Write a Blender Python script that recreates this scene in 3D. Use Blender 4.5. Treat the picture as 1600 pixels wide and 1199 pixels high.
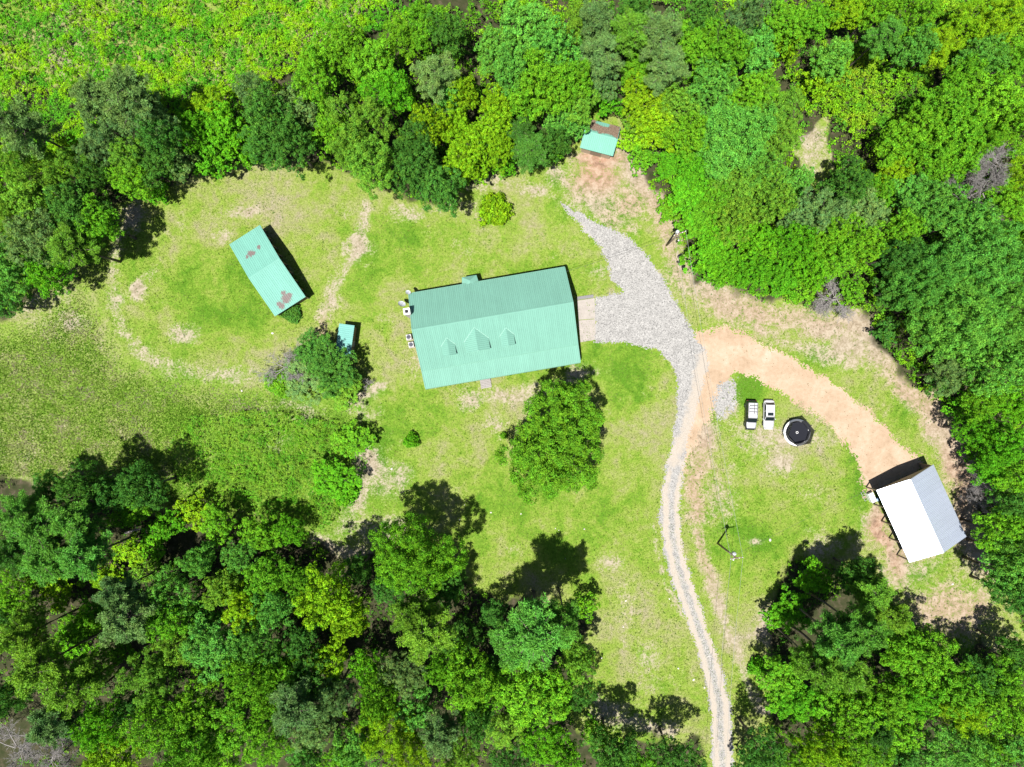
import bpy, math, random
import numpy as np
from mathutils import Vector, Matrix

# ------------------------------------------------------------------ camera, sky, sun, exposure
for o in list(bpy.data.objects):
    bpy.data.objects.remove(o)
SC = bpy.context.scene
COL = SC.collection
CAM_H = 112.0            # metres above the lawn
FPX = 1067.0             # focal length in photo pixels (1600 wide)
cam = bpy.data.cameras.new('camera')
cam.sensor_width = 36.0
cam.lens = 36.0 * FPX / 1600.0
cam.clip_end = 3000.0
camo = bpy.data.objects.new('camera', cam)
COL.objects.link(camo)
camo.location = (0, 0, CAM_H)
SC.camera = camo

SUNV = Vector((-0.175, -0.262, 0.95)).normalized()
world = bpy.data.worlds.new('World')
SC.world = world
world.use_nodes = True
wn = world.node_tree.nodes
sky = wn.new('ShaderNodeTexSky')
sky.sky_type = 'NISHITA'
sky.sun_disc = False
sky.sun_elevation = math.asin(SUNV.z)
sky.sun_rotation = math.atan2(SUNV.x, SUNV.y)
wn['Background'].inputs['Strength'].default_value = 0.05
world.node_tree.links.new(sky.outputs[0], wn['Background'].inputs['Color'])
sl = bpy.data.lights.new('sun', 'SUN')
sl.energy = 5.0
sl.angle = math.radians(0.5)
sl.color = (1.0, 0.965, 0.9)
slo = bpy.data.objects.new('sun', sl)
COL.objects.link(slo)
slo.rotation_euler = SUNV.to_track_quat('Z', 'Y').to_euler()
SC.view_settings.view_transform = 'Standard'
SC.view_settings.look = 'None'
SC.view_settings.gamma = 1.0
SC.view_settings.use_curve_mapping = False
SC.view_settings.exposure = 0.9
SC.cycles.max_bounces = 4
SC.cycles.diffuse_bounces = 1
SC.cycles.glossy_bounces = 2
SC.cycles.transmission_bounces = 3
SC.cycles.transparent_max_bounces = 6

rng = np.random.default_rng(11)
random.seed(5)
PI = math.pi

# ------------------------------------------------------------------ helpers
def P(px, py, z=0.0):
    """photo pixel -> world x, y of a point standing z metres above the lawn"""
    k = (CAM_H - z) / FPX
    return ((px - 800.0) * k, (599.5 - py) * k)

def hgt(x, y):
    return (0.10 * np.sin(x * 0.11 + 0.7) * np.sin(y * 0.13 + 1.9)
            + 0.07 * np.sin(x * 0.05 - y * 0.07) + 0.03 * np.sin(x * .33 + y * .21))

def tag(o, label=None, cat=None, group=None, kind=None):
    if label: o['label'] = label
    if cat: o['category'] = cat
    if group: o['group'] = group
    if kind: o['kind'] = kind
    return o

def empty(name, loc=(0, 0, 0), rz=0.0):
    o = bpy.data.objects.new(name, None)
    COL.objects.link(o)
    o.location = loc
    o.rotation_euler = (0, 0, rz)
    o.empty_display_size = 0.2
    return o

def link(name, me, parent=None, mat=None):
    o = bpy.data.objects.new(name, me)
    COL.objects.link(o)
    if parent is not None: o.parent = parent
    if mat is not None and len(me.materials) == 0: me.materials.append(mat)
    return o

class G:
    """collects simple solids into one mesh"""
    def __init__(self): self.v = []; self.f = []
    def quad(self, *pts):
        n = len(self.v); self.v += [tuple(p) for p in pts]; self.f.append(tuple(range(n, n + len(pts)))); return self
    def box(self, c, s, rz=0.0, taper=1.0):
        n = len(self.v); cx, cy, cz = c; hx, hy, hz = s[0] / 2, s[1] / 2, s[2] / 2
        ca, sa = math.cos(rz), math.sin(rz)
        for sz in (-1, 1):
            t = taper if sz > 0 else 1.0
            for sx, sy in ((-1, -1), (1, -1), (1, 1), (-1, 1)):
                x, y = sx * hx * t, sy * hy * t
                self.v.append((cx + x * ca - y * sa, cy + x * sa + y * ca, cz + sz * hz))
        for q in ((0, 3, 2, 1), (4, 5, 6, 7), (0, 1, 5, 4), (1, 2, 6, 5), (2, 3, 7, 6), (3, 0, 4, 7)):
            self.f.append(tuple(n + i for i in q))
        return self
    def prism(self, poly, dz):
        """extrude a 3-D polygon by vector dz"""
        n = len(self.v); m = len(poly); dz = Vector(dz)
        self.v += [tuple(p) for p in poly] + [tuple(Vector(p) + dz) for p in poly]
        self.f.append(tuple(range(n, n + m))[::-1]); self.f.append(tuple(range(n + m, n + 2 * m)))
        for i in range(m):
            j = (i + 1) % m
            self.f.append((n + i, n + j, n + m + j, n + m + i))
        return self
    def tube(self, pts, rads, sides=6, cap=True):
        pts = [Vector(p) for p in pts]
        if not hasattr(rads, '__len__'): rads = [rads] * len(pts)
        base = len(self.v)
        for i, p in enumerate(pts):
            a = pts[max(i - 1, 0)]; b = pts[min(i + 1, len(pts) - 1)]
            d = (b - a).normalized()
            u = d.cross(Vector((0, 0, 1)))
            if u.length < 1e-3: u = Vector((1, 0, 0))
            u.normalize(); w = d.cross(u)
            for k in range(sides):
                an = 2 * PI * k / sides
                self.v.append(tuple(p + (u * math.cos(an) + w * math.sin(an)) * rads[i]))
        for i in range(len(pts) - 1):
            for k in range(sides):
                k2 = (k + 1) % sides
                self.f.append((base + i * sides + k, base + i * sides + k2, base + (i + 1) * sides + k2, base + (i + 1) * sides + k))
        if cap:
            self.f.append(tuple(base + k for k in range(sides))[::-1])
            self.f.append(tuple(base + (len(pts) - 1) * sides + k for k in range(sides)))
        return self
    def lathe(self, prof, n=20, c=(0, 0, 0)):
        base = len(self.v); m = len(prof)
        for k in range(n):
            an = 2 * PI * k / n
            for r, z in prof: self.v.append((c[0] + r * math.cos(an), c[1] + r * math.sin(an), c[2] + z))
        for k in range(n):
            k2 = (k + 1) % n
            for i in range(m - 1):
                self.f.append((base + k * m + i, base + k2 * m + i, base + k2 * m + i + 1, base + k * m + i + 1))
        return self
    def weld(self):
        seen = {}; mp = []; nv = []
        for p in self.v:
            k = (round(p[0], 4), round(p[1], 4), round(p[2], 4))
            if k not in seen: seen[k] = len(nv); nv.append(p)
            mp.append(seen[k])
        nf = []
        for f in self.f:
            q = []
            for i in f:
                j = mp[i]
                if not q or q[-1] != j: q.append(j)
            if len(q) > 1 and q[0] == q[-1]: q.pop()
            if len(set(q)) == len(q) and len(q) > 2: nf.append(tuple(q))
        self.v, self.f = nv, nf
        return self
    def mesh(self, name, mat=None, smooth=False):
        me = bpy.data.meshes.new(name)
        me.from_pydata(self.v, [], self.f)
        if mat is not None: me.materials.append(mat)
        if smooth: me.polygons.foreach_set('use_smooth', [True] * len(me.polygons))
        me.validate(); me.update()
        return me
    def build(self, name, mat=None, parent=None, smooth=False, bevel=0.0):
        o = link(name, self.mesh(name, mat, smooth), parent)
        if bevel > 0:
            b = o.modifiers.new('bevel', 'BEVEL'); b.width = bevel; b.segments = 2; b.limit_method = 'ANGLE'
        return o

def np_mesh(name, verts, nper, mat=None, colors=None):
    """verts (N*nper,3) : one polygon of nper corners for each run of nper vertices"""
    verts = np.asarray(verts, dtype=np.float32).reshape(-1, 3)
    nv = len(verts); nf = nv // nper
    me = bpy.data.meshes.new(name)
    me.vertices.add(nv); me.vertices.foreach_set('co', verts.ravel())
    me.loops.add(nv); me.loops.foreach_set('vertex_index', np.arange(nv, dtype=np.int32))
    me.polygons.add(nf)
    me.polygons.foreach_set('loop_start', np.arange(0, nv, nper, dtype=np.int32))
    if colors is not None:
        at = me.attributes.new('tint', 'FLOAT_COLOR', 'FACE')
        c = np.ones((nf, 4), dtype=np.float32); c[:, :3] = colors
        at.data.foreach_set('color', c.ravel())
    if mat is not None: me.materials.append(mat)
    me.update()
    return me

def vnoise(x, y, scale, seed=0):
    """lattice value noise 0..1"""
    r = np.random.default_rng(seed).random((256, 256))
    fx = x * scale + 1000.0; fy = y * scale + 1000.0
    ix = np.floor(fx).astype(int); iy = np.floor(fy).astype(int)
    tx = fx - ix; ty = fy - iy
    tx = tx * tx * (3 - 2 * tx); ty = ty * ty * (3 - 2 * ty)
    g = lambda a, b: r[a % 256, b % 256]
    return ((g(ix, iy) * (1 - tx) + g(ix + 1, iy) * tx) * (1 - ty)
            + (g(ix, iy + 1) * (1 - tx) + g(ix + 1, iy + 1) * tx) * ty)

def fnoise(x, y, scale, seed=0, octv=3):
    s = 0; a = 1.0; t = 0
    for k in range(octv):
        s = s + a * vnoise(x, y, scale * 2 ** k, seed + k); t += a; a *= 0.55
    return s / t

def inside(poly, x, y):
    x = np.asarray(x); y = np.asarray(y)
    r = np.zeros(x.shape, dtype=bool)
    n = len(poly); j = n - 1
    for i in range(n):
        xi, yi = poly[i]; xj, yj = poly[j]
        if yi != yj:
            c = ((yi > y) != (yj > y)) & (x < (xj - xi) * (y - yi) / (yj - yi) + xi)
            r ^= c
        j = i
    return r

def wpoly(pts): return [P(a, b) for a, b in pts]

def dist_poly(pts, x, y):
    d = np.full(np.shape(x), 1e9)
    for (x0, y0), (x1, y1) in zip(pts[:-1], pts[1:]):
        dx, dy = x1 - x0, y1 - y0; L = dx * dx + dy * dy + 1e-9
        t = np.clip(((x - x0) * dx + (y - y0) * dy) / L, 0, 1)
        d = np.minimum(d, np.hypot(x - (x0 + t * dx), y - (y0 + t * dy)))
    return d

# ------------------------------------------------------------------ materials
class NT:
    def __init__(self, name):
        self.m = bpy.data.materials.new(name); self.m.use_nodes = True
        self.t = self.m.node_tree; self.n = self.t.nodes; self.l = self.t.links
        self.b = self.n['Principled BSDF']
        self.out = self.n['Material Output']
    def N(self, typ, **kw):
        n = self.n.new(typ)
        for k, v in kw.items(): setattr(n, k, v)
        return n
    def set(self, sock, v):
        if hasattr(v, 'is_output') or isinstance(v, bpy.types.NodeSocket): self.l.new(v, sock)
        else: sock.default_value = v
    def math(self, op, a, b=None, c=None, clamp=False):
        n = self.N('ShaderNodeMath', operation=op); n.use_clamp = clamp
        self.set(n.inputs[0], a)
        if b is not None: self.set(n.inputs[1], b)
        if c is not None: self.set(n.inputs[2], c)
        return n.outputs[0]
    def noise(self, scale, detail=3.0, rough=0.55, vec=None, dist=0.0):
        n = self.N('ShaderNodeTexNoise'); n.inputs['Scale'].default_value = scale
        n.inputs['Detail'].default_value = detail; n.inputs['Roughness'].default_value = rough
        n.inputs['Distortion'].default_value = dist
        self.l.new(vec if vec is not None else self.obj(), n.inputs['Vector'])
        return n.outputs['Fac']
    def obj(self):
        if not hasattr(self, '_o'): self._o = self.N('ShaderNodeTexCoord').outputs['Object']
        return self._o
    def ramp(self, fac, stops):
        n = self.N('ShaderNodeValToRGB'); e = n.color_ramp.elements
        while len(e) < len(stops): e.new(0.5)
        for i, (p, c) in enumerate(stops): e[i].position = p; e[i].color = (*c, 1) if len(c) == 3 else c
        self.l.new(fac, n.inputs[0]); return n.outputs[0]
    def mix(self, fac, a, b, mode='MIX'):
        n = self.N('ShaderNodeMix', data_type='RGBA', blend_type=mode)
        self.set(n.inputs[0], fac)
        for s, v in ((n.inputs[6], a), (n.inputs[7], b)):
            if isinstance(v, tuple): s.default_value = (*v, 1) if len(v) == 3 else v
            else: self.l.new(v, s)
        return n.outputs[2]
    def step(self, x, lo, hi):
        n = self.N('ShaderNodeMapRange', interpolation_type='SMOOTHSTEP')
        self.set(n.inputs[0], x); n.inputs[1].default_value = lo; n.inputs[2].default_value = hi
        return n.outputs[0]
    def bump(self, h, strength=0.5, dist=0.1):
        n = self.N('ShaderNodeBump'); n.inputs['Strength'].default_value = strength
        n.inputs['Distance'].default_value = dist
        self.l.new(h, n.inputs['Height']); self.l.new(n.outputs[0], self.b.inputs['Normal'])
    def base(self, c, rough=0.8, metal=0.0, spec=None):
        if isinstance(c, tuple): self.b.inputs['Base Color'].default_value = (*c, 1)
        else: self.l.new(c, self.b.inputs['Base Color'])
        self.set(self.b.inputs['Roughness'], rough); self.b.inputs['Metallic'].default_value = metal
        if spec is not None: self.b.inputs['Specular IOR Level'].default_value = spec
        return self.m

def mat_plain(name, c, rough=0.6, metal=0.0, var=0.15, scale=3.0, spec=None):
    t = NT(name)
    n = t.noise(scale, 4.0, 0.6)
    k = t.math('MULTIPLY_ADD', n, 2 * var, 1 - var)
    col = t.mix(1.0, tuple(c), k, 'MULTIPLY')
    return t.base(col, rough, metal, spec)

def mat_leaf(name, trans=0.12, spec=0.07, rough=0.6):
    t = NT(name)
    oi = t.N('ShaderNodeObjectInfo'); at = t.N('ShaderNodeAttribute'); at.attribute_name = 'tint'
    col = t.mix(1.0, oi.outputs['Color'], at.outputs['Color'], 'MULTIPLY')
    t.base(col, rough, 0.0, spec)
    tr = t.N('ShaderNodeBsdfTranslucent')
    tc = t.mix(1.0, col, (1.25, 1.35, 0.6), 'MULTIPLY')
    t.l.new(tc, tr.inputs['Color'])
    ms = t.N('ShaderNodeMixShader'); ms.inputs[0].default_value = trans
    t.l.new(t.b.outputs[0], ms.inputs[1]); t.l.new(tr.outputs[0], ms.inputs[2])
    t.l.new(ms.outputs[0], t.out.inputs['Surface'])
    return t.m

M_LEAF = mat_leaf('leaf')
M_NEEDLE = mat_leaf('needle', 0.06, 0.1, 0.55)
M_GRASS = mat_leaf('grass_blade', 0.2, 0.06, 0.7)

t = NT('bark'); n = t.noise(3.0, 5, 0.7)
M_BARK = t.base(t.ramp(n, [(0.3, (0.05, 0.04, 0.032)), (0.7, (0.15, 0.12, 0.10))]), 0.9)
t = NT('dead_bark'); n = t.noise(4.0, 5, 0.7)
M_DEAD = t.base(t.ramp(n, [(0.3, (0.13, 0.12, 0.115)), (0.7, (0.30, 0.28, 0.27))]), 0.9)

def ground_material():
    t = NT('ground')
    a = t.N('ShaderNodeAttribute'); a.attribute_name = 'mask'
    s = t.N('ShaderNodeSeparateColor'); t.l.new(a.outputs['Color'], s.inputs[0])
    bare, lush, rough_ = s.outputs[0], s.outputs[1], s.outputs[2]
    a2 = t.N('ShaderNodeAttribute'); a2.attribute_name = 'mask_b'
    s2 = t.N('ShaderNodeSeparateColor'); t.l.new(a2.outputs['Color'], s2.inputs[0])
    red, wood = s2.outputs[0], s2.outputs[1]
    n0 = t.noise(0.06, 3, 0.55); n1 = t.noise(0.22, 4, 0.6, dist=0.6); n2 = t.noise(0.9, 5, 0.65, dist=0.4)
    n3 = t.noise(3.2, 5, 0.7); n4 = t.noise(11.0, 4, 0.7)
    # grass: yellow-green .. green, patchy at several sizes
    g = t.math('ADD', t.math('MULTIPLY', n0, 0.35), t.math('MULTIPLY', n1, 0.40))
    g = t.math('ADD', g, t.math('MULTIPLY', n2, 0.25))
    g = t.math('ADD', g, t.math('MULTIPLY', lush, -0.16))
    g = t.math('ADD', g, t.math('MULTIPLY', t.math('SUBTRACT', n3, 0.5), 0.12))
    g = t.math('MULTIPLY_ADD', t.math('SUBTRACT', g, 0.46), 1.45, 0.455)
    grass = t.ramp(g, [(0.28, (0.068, 0.160, 0.011)), (0.39, (0.118, 0.210, 0.020)),
                       (0.47, (0.165, 0.232, 0.036)), (0.55, (0.200, 0.232, 0.068)), (0.63, (0.222, 0.220, 0.105)), (0.72, (0.25, 0.222, 0.15))])
    # rough meadow: olive with grey dry stalks
    meadow = t.ramp(t.math('SUBTRACT', t.math('ADD', t.math('MULTIPLY', n1, 0.4), t.math('MULTIPLY', n3, 0.6)), t.math('MULTIPLY', lush, 0.14)),
                    [(0.36, (0.078, 0.165, 0.013)), (0.45, (0.130, 0.212, 0.027)), (0.54, (0.185, 0.215, 0.068)), (0.63, (0.25, 0.225, 0.155))])
    grass = t.mix(rough_, grass, meadow)
    blade = t.math('MULTIPLY_ADD', t.math('ADD', t.math('MULTIPLY', n3, 0.5), t.math('MULTIPLY', n4, 0.5)), 2.3, -0.15)
    grass = t.mix(1.0, grass, blade, 'MULTIPLY')
    # soil
    soil = t.ramp(t.math('ADD', t.math('MULTIPLY', n2, 0.5), t.math('MULTIPLY', n3, 0.5)),
                  [(0.34, (0.13, 0.108, 0.075)), (0.45, (0.225, 0.188, 0.132)), (0.57, (0.33, 0.288, 0.22))])
    soil_r = t.ramp(n2, [(0.34, (0.155, 0.085, 0.060)), (0.5, (0.285, 0.170, 0.115)), (0.64, (0.35, 0.25, 0.185))])
    soil = t.mix(red, soil, soil_r)
    soil = t.mix(1.0, soil, t.math('MULTIPLY_ADD', n4, 1.0, 0.5), 'MULTIPLY')
    k = t.math('ADD', bare, t.math('MULTIPLY', t.math('SUBTRACT', n2, 0.5), 0.85))
    k = t.math('ADD', k, t.math('MULTIPLY', t.math('SUBTRACT', n3, 0.5), 1.0))
    k = t.math('ADD', k, t.math('MULTIPLY', t.math('SUBTRACT', n4, 0.5), 0.9))
    k = t.step(k, 0.30, 0.72)
    col = t.mix(k, grass, soil)
    floor = t.ramp(n2, [(0.35, (0.026, 0.034, 0.012)), (0.55, (0.045, 0.045, 0.022)), (0.7, (0.085, 0.068, 0.046))])  # leaf litter, its tone lowered further as painted shade for canopy gaps
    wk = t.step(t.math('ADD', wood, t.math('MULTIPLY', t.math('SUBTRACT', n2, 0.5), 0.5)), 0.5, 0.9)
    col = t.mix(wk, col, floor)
    t.base(col, 0.95, 0.0, 0.1)
    t.bump(t.math('ADD', t.math('MULTIPLY', n4, 0.4), n3), 0.7, 0.10)
    return t.m

def gravel_material():
    t = NT('gravel')
    v = t.N('ShaderNodeTexVoronoi'); v.inputs['Scale'].default_value = 9.0; t.l.new(t.obj(), v.inputs['Vector'])
    sc = t.N('ShaderNodeSeparateColor'); t.l.new(v.outputs['Color'], sc.inputs[0])
    n1 = t.noise(0.18, 3, 0.6); n2 = t.noise(0.8, 5, 0.7); n3 = t.noise(9.0, 3, 0.6)
    stones = t.ramp(sc.outputs[0], [(0.0, (0.12, 0.118, 0.115)), (0.25, (0.232, 0.226, 0.218)), (0.8, (0.298, 0.29, 0.28)), (1.0, (0.365, 0.355, 0.34))])
    stones = t.mix(1.0, stones, t.math('MULTIPLY_ADD', n2, 0.7, 0.66), 'MULTIPLY')
    stones = t.mix(1.0, stones, t.math('MULTIPLY_ADD', n3, 0.5, 0.76), 'MULTIPLY')
    a = t.N('ShaderNodeAttribute'); a.attribute_name = 'tint'
    s = t.N('ShaderNodeSeparateColor'); t.l.new(a.outputs['Color'], s.inputs[0])
    sand = t.ramp(n3, [(0.3, (0.29, 0.25, 0.205)), (0.7, (0.39, 0.35, 0.305))])
    k = t.math('ADD', s.outputs[0], t.math('MULTIPLY', t.math('SUBTRACT', n2, 0.5), 1.3))
    col = t.mix(t.step(k, 0.3, 0.8), stones, sand)
    t.base(col, 0.95, 0.0, 0.15)
    t.bump(t.math('ADD', v.outputs['Distance'], n3), 0.6, 0.06)
    return t.m

def dirt_material():
    t = NT('orange_dirt')
    n1 = t.noise(0.3, 4, 0.6, dist=0.5); n2 = t.noise(1.6, 5, 0.65); n3 = t.noise(8.0, 4, 0.7)
    m = t.math('ADD', t.math('MULTIPLY', n1, 0.5), t.math('ADD', t.math('MULTIPLY', n2, 0.3), t.math('MULTIPLY', n3, 0.2)))
    col = t.ramp(m, [(0.3, (0.22, 0.15, 0.10)), (0.43, (0.32, 0.232, 0.158)), (0.55, (0.375, 0.285, 0.205)), (0.70, (0.42, 0.35, 0.28))])
    v = t.N('ShaderNodeTexVoronoi'); v.inputs['Scale'].default_value = 2.6; t.l.new(t.obj(), v.inputs['Vector'])
    fl = t.math('LESS_THAN', t.math('ADD', v.outputs['Distance'], t.math('MULTIPLY', n2, 0.7)), 0.44)
    col = t.mix(fl, col, (0.10, 0.085, 0.04))
    t.base(col, 0.95, 0.0, 0.1)
    t.bump(t.math('ADD', n3, n2), 0.5, 0.08)
    return t.m

def roof_material(name, c, patches=(), patch_col=(0.155, 0.125, 0.118), rough=0.6, metal=0.0, streak=0.09, spec=0.15):
    t = NT(name)
    gm = t.N('ShaderNodeNewGeometry')
    oi = t.N('ShaderNodeObjectInfo')
    va = t.N('ShaderNodeVectorMath', operation='MULTIPLY_ADD'); va.inputs[1].default_value = (4.0, 0.35, 1.0)
    t.l.new(t.obj(), va.inputs[0]); t.l.new(t.math('MULTIPLY', oi.outputs['Random'], 90.0), va.inputs[2])
    n1 = t.noise(0.35, 4, 0.6, vec=gm.outputs['Position']); n2 = t.noise(1.0, 5, 0.65, vec=va.outputs[0])
    k = t.math('ADD', t.math('MULTIPLY', n1, 2 * streak), t.math('MULTIPLY', n2, 2.6 * streak))
    k = t.math('ADD', k, 1 - 2.3 * streak)
    k = t.math('MULTIPLY', k, t.math('MULTIPLY_ADD', oi.outputs['Random'], 0.05, 0.975))
    col = t.mix(1.0, tuple(c), k, 'MULTIPLY')
    if patches:
        sp = t.N('ShaderNodeSeparateXYZ'); t.l.new(gm.outputs['Position'], sp.inputs[0])
        wob = t.math('MULTIPLY', t.math('SUBTRACT', t.noise(4.5, 6, 0.8, vec=gm.outputs['Position']), 0.5), 3.4)
        tot = None
        for (cx, cy, r) in patches:
            dx = t.math('SUBTRACT', sp.outputs[0], cx); dy = t.math('SUBTRACT', sp.outputs[1], cy)
            d = t.math('SQRT', t.math('ADD', t.math('MULTIPLY', dx, dx), t.math('MULTIPLY', dy, dy)))
            e = t.math('DIVIDE', d, r)
            tot = e if tot is None else t.math('MINIMUM', tot, e)
        m = t.step(t.math('ADD', tot, wob), 1.02, 0.92)
        mm = t.N('ShaderNodeMapRange', interpolation_type='SMOOTHSTEP')
        t.l.new(t.math('ADD', tot, wob), mm.inputs[0]); mm.inputs[1].default_value = 0.9; mm.inputs[2].default_value = 1.02
        mm.inputs[3].default_value = 1.0; mm.inputs[4].default_value = 0.0
        col = t.mix(mm.outputs[0], col, tuple(patch_col))
    return t.base(col, rough, metal, spec)

M_GROUND = ground_material(); M_GRAVEL = gravel_material(); M_DIRT = dirt_material()
GREEN = (0.140, 0.302, 0.240)
M_ROOF = roof_material('seafoam_metal', GREEN)
M_ROOFEDGE = mat_plain('roof_edge', (0.11, 0.27, 0.20), 0.7)
M_GALV = roof_material('galvanised_metal', (0.47, 0.52, 0.62), rough=0.34, metal=0.45, streak=0.04, spec=0.6)  # blue in the base colour stands in for sky mirrored by bare metal
M_SIDING = mat_plain('cream_siding', (0.50, 0.46, 0.40), 0.7)
M_WOOD = mat_plain('weathered_wood', (0.20, 0.15, 0.105), 0.9, var=0.4, scale=6)
M_WOODGREY = mat_plain('grey_deck_wood', (0.27, 0.25, 0.24), 0.9, var=0.4, scale=5)
M_WHITE = mat_plain('white_paint', (0.72, 0.72, 0.72), 0.45, var=0.06)
M_BLACK = mat_plain('black_plastic', (0.012, 0.012, 0.014), 0.5)
M_RUBBER = mat_plain('rubber', (0.02, 0.02, 0.02), 0.85)
M_GLASS = NT('dark_glass').base((0.012, 0.018, 0.02), 0.06, 0.0, 0.6)
M_STEEL = mat_plain('grey_steel', (0.38, 0.39, 0.40), 0.4, 0.6)
M_CONC = mat_plain('concrete', (0.30, 0.27, 0.245), 0.95, var=0.25, scale=1.2)
M_BRICK = mat_plain('chimney_render', (0.52, 0.47, 0.45), 0.9, var=0.2, scale=4)
M_DARK = mat_plain('flue_black', (0.015, 0.014, 0.013), 0.95)  # even near-black for the solid plug in the flue opening
M_TAN = mat_plain('tan_panel', (0.34, 0.27, 0.19), 0.7)
M_LITTER = mat_leaf('litter_flake', 0.0, 0.1, 0.9)
M_ROCK = mat_plain('pale_rock', (0.50, 0.47, 0.43), 0.95, var=0.25, scale=8)

# ------------------------------------------------------------------ regions (photo pixels at ground level)
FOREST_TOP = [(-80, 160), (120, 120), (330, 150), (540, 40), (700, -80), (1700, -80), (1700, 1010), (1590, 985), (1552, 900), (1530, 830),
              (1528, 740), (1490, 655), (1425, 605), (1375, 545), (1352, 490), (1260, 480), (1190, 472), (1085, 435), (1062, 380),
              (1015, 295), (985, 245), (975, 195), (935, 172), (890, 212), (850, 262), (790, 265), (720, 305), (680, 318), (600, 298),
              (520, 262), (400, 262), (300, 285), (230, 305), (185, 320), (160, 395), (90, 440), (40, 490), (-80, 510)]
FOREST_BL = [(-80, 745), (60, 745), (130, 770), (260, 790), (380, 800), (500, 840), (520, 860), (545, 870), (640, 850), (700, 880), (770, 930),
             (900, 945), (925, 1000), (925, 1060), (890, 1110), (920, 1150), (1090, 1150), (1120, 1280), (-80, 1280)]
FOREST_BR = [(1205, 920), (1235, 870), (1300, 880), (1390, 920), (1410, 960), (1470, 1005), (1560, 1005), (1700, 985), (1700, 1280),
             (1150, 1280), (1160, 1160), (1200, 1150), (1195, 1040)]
CLEARING = [(1262, 190), (1285, 175), (1292, 215), (1295, 270), (1268, 290), (1245, 265), (1240, 230)]
SCRUB = [(-80, -80), (720, -80), (640, 30), (560, 70), (450, 120), (380, 180), (300, 195), (200, 190), (150, 260), (60, 280), (-80, 290)]
SCRUB_R = [(1280, 70), (1360, 90), (1450, 100), (1440, 190), (1330, 210), (1285, 190), (1270, 130)]
SCRUB_RR = [(1440, -80), (1700, -80), (1700, 120), (1560, 130), (1470, 110)]
WEEDS = [(300, 650), (420, 640), (500, 655), (560, 660), (578, 715), (560, 775), (505, 830), (390, 800), (290, 770), (262, 700)]
MEADOW = [(-80, 520), (50, 500), (130, 430), (200, 560), (300, 590), (420, 600), (560, 640), (570, 740), (500, 840), (-80, 780)]
GRAVEL = [(878, 318), (900, 330), (945, 354), (985, 372), (1018, 408), (1045, 450), (1065, 490), (1082, 518), (1100, 545), (1108, 572), (1096, 610),
          (1085, 650), (1075, 690), (1066, 740), (1062, 800), (1066, 850), (1080, 905), (1104, 975), (1128, 1045), (1143, 1115), (1150, 1260),
          (1112, 1260), (1112, 1115), (1100, 1050), (1078, 985), (1054, 920), (1038, 865), (1030, 810), (1032, 770), (1040, 730), (1050, 690),
          (1058, 640), (1058, 600), (1050, 568), (1025, 546), (985, 537), (930, 536), (928, 464), (972, 456), (956, 438), (950, 412),
          (938, 385), (912, 360)]
DIRT = [(1072, 560), (1078, 528), (1100, 515), (1132, 510), (1172, 528), (1232, 556), (1292, 592), (1344, 630), (1388, 672), (1418, 708), (1446, 716),
        (1432, 742), (1352, 775), (1346, 742), (1336, 712), (1310, 682), (1280, 652), (1232, 622), (1184, 594), (1152, 582), (1132, 606),
        (1112, 648), (1092, 680), (1078, 705), (1066, 740), (1060, 700), (1074, 640)]
W_FT, W_FBL, W_FBR, W_CL = map(wpoly, (FOREST_TOP, FOREST_BL, FOREST_BR, CLEARING))
W_SC, W_SCR, W_SCRR, W_WEED, W_MEAD, W_GRAV, W_DIRT = map(wpoly, (SCRUB, SCRUB_R, SCRUB_RR, WEEDS, MEADOW, GRAVEL, DIRT))

def in_forest(x, y):
    return (inside(W_FT, x, y) | inside(W_FBL, x, y) | inside(W_FBR, x, y)) & ~inside(W_CL, x, y)

BARE_LINES = [  # photo pixels, width m, strength
    ([(218, 320), (188, 365), (175, 410), (172, 465), (186, 510), (215, 545), (270, 572), (330, 585), (400, 582)], 1.2, 0.44),
    ([(575, 320), (548, 400), (522, 470), (497, 520)], 1.0, 0.52), ([(540, 380), (520, 450), (500, 500)], 0.6, 0.4),
    ([(600, 600), (572, 620), (552, 640)], 1.0, 0.45),
    ([(560, 700), (575, 740), (560, 790)], 1.6, 0.6),
    ([(975, 240), (1015, 300), (1050, 375), (1065, 420), (1110, 455)], 2.4, 0.58),
    ([(1065, 440), (1130, 470), (1200, 490), (1290, 515)], 3.2, 0.55),
    ([(1180, 520), (1250, 545), (1300, 560)], 1.6, 0.5),
    ([(1350, 510), (1400, 590), (1450, 630), (1490, 690), (1512, 750), (1508, 810), (1530, 890)], 3.2, 0.62),
    ([(1375, 580), (1430, 630), (1475, 700)], 0.6, 0.5),
    ([(1098, 690), (1090, 750), (1086, 800)], 2.6, 0.56), ([(1092, 830), (1110, 900), (1140, 980), (1165, 1060), (1200, 1110)], 1.3, 0.55),
    ([(860, 270), (900, 300), (960, 345)], 1.5, 0.5), ([(700, 290), (760, 285), (850, 300)], 1.4, 0.42),
    ([(1180, 990), (1205, 1000), (1200, 960)], 1.6, 0.5), ([(1395, 880), (1380, 830), (1365, 790)], 1.0, 0.7),
    ([(500, 850), (535, 860), (600, 870)], 1.5, 0.6), ([(930, 1090), (955, 1125), (1050, 1140)], 1.5, 0.5),
    ([(1020, 820), (1040, 900), (1070, 980)], 0.5, 0.4), ([(1040, 555), (1062, 590), (1062, 640)], 0.4, 0.5),
]
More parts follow.
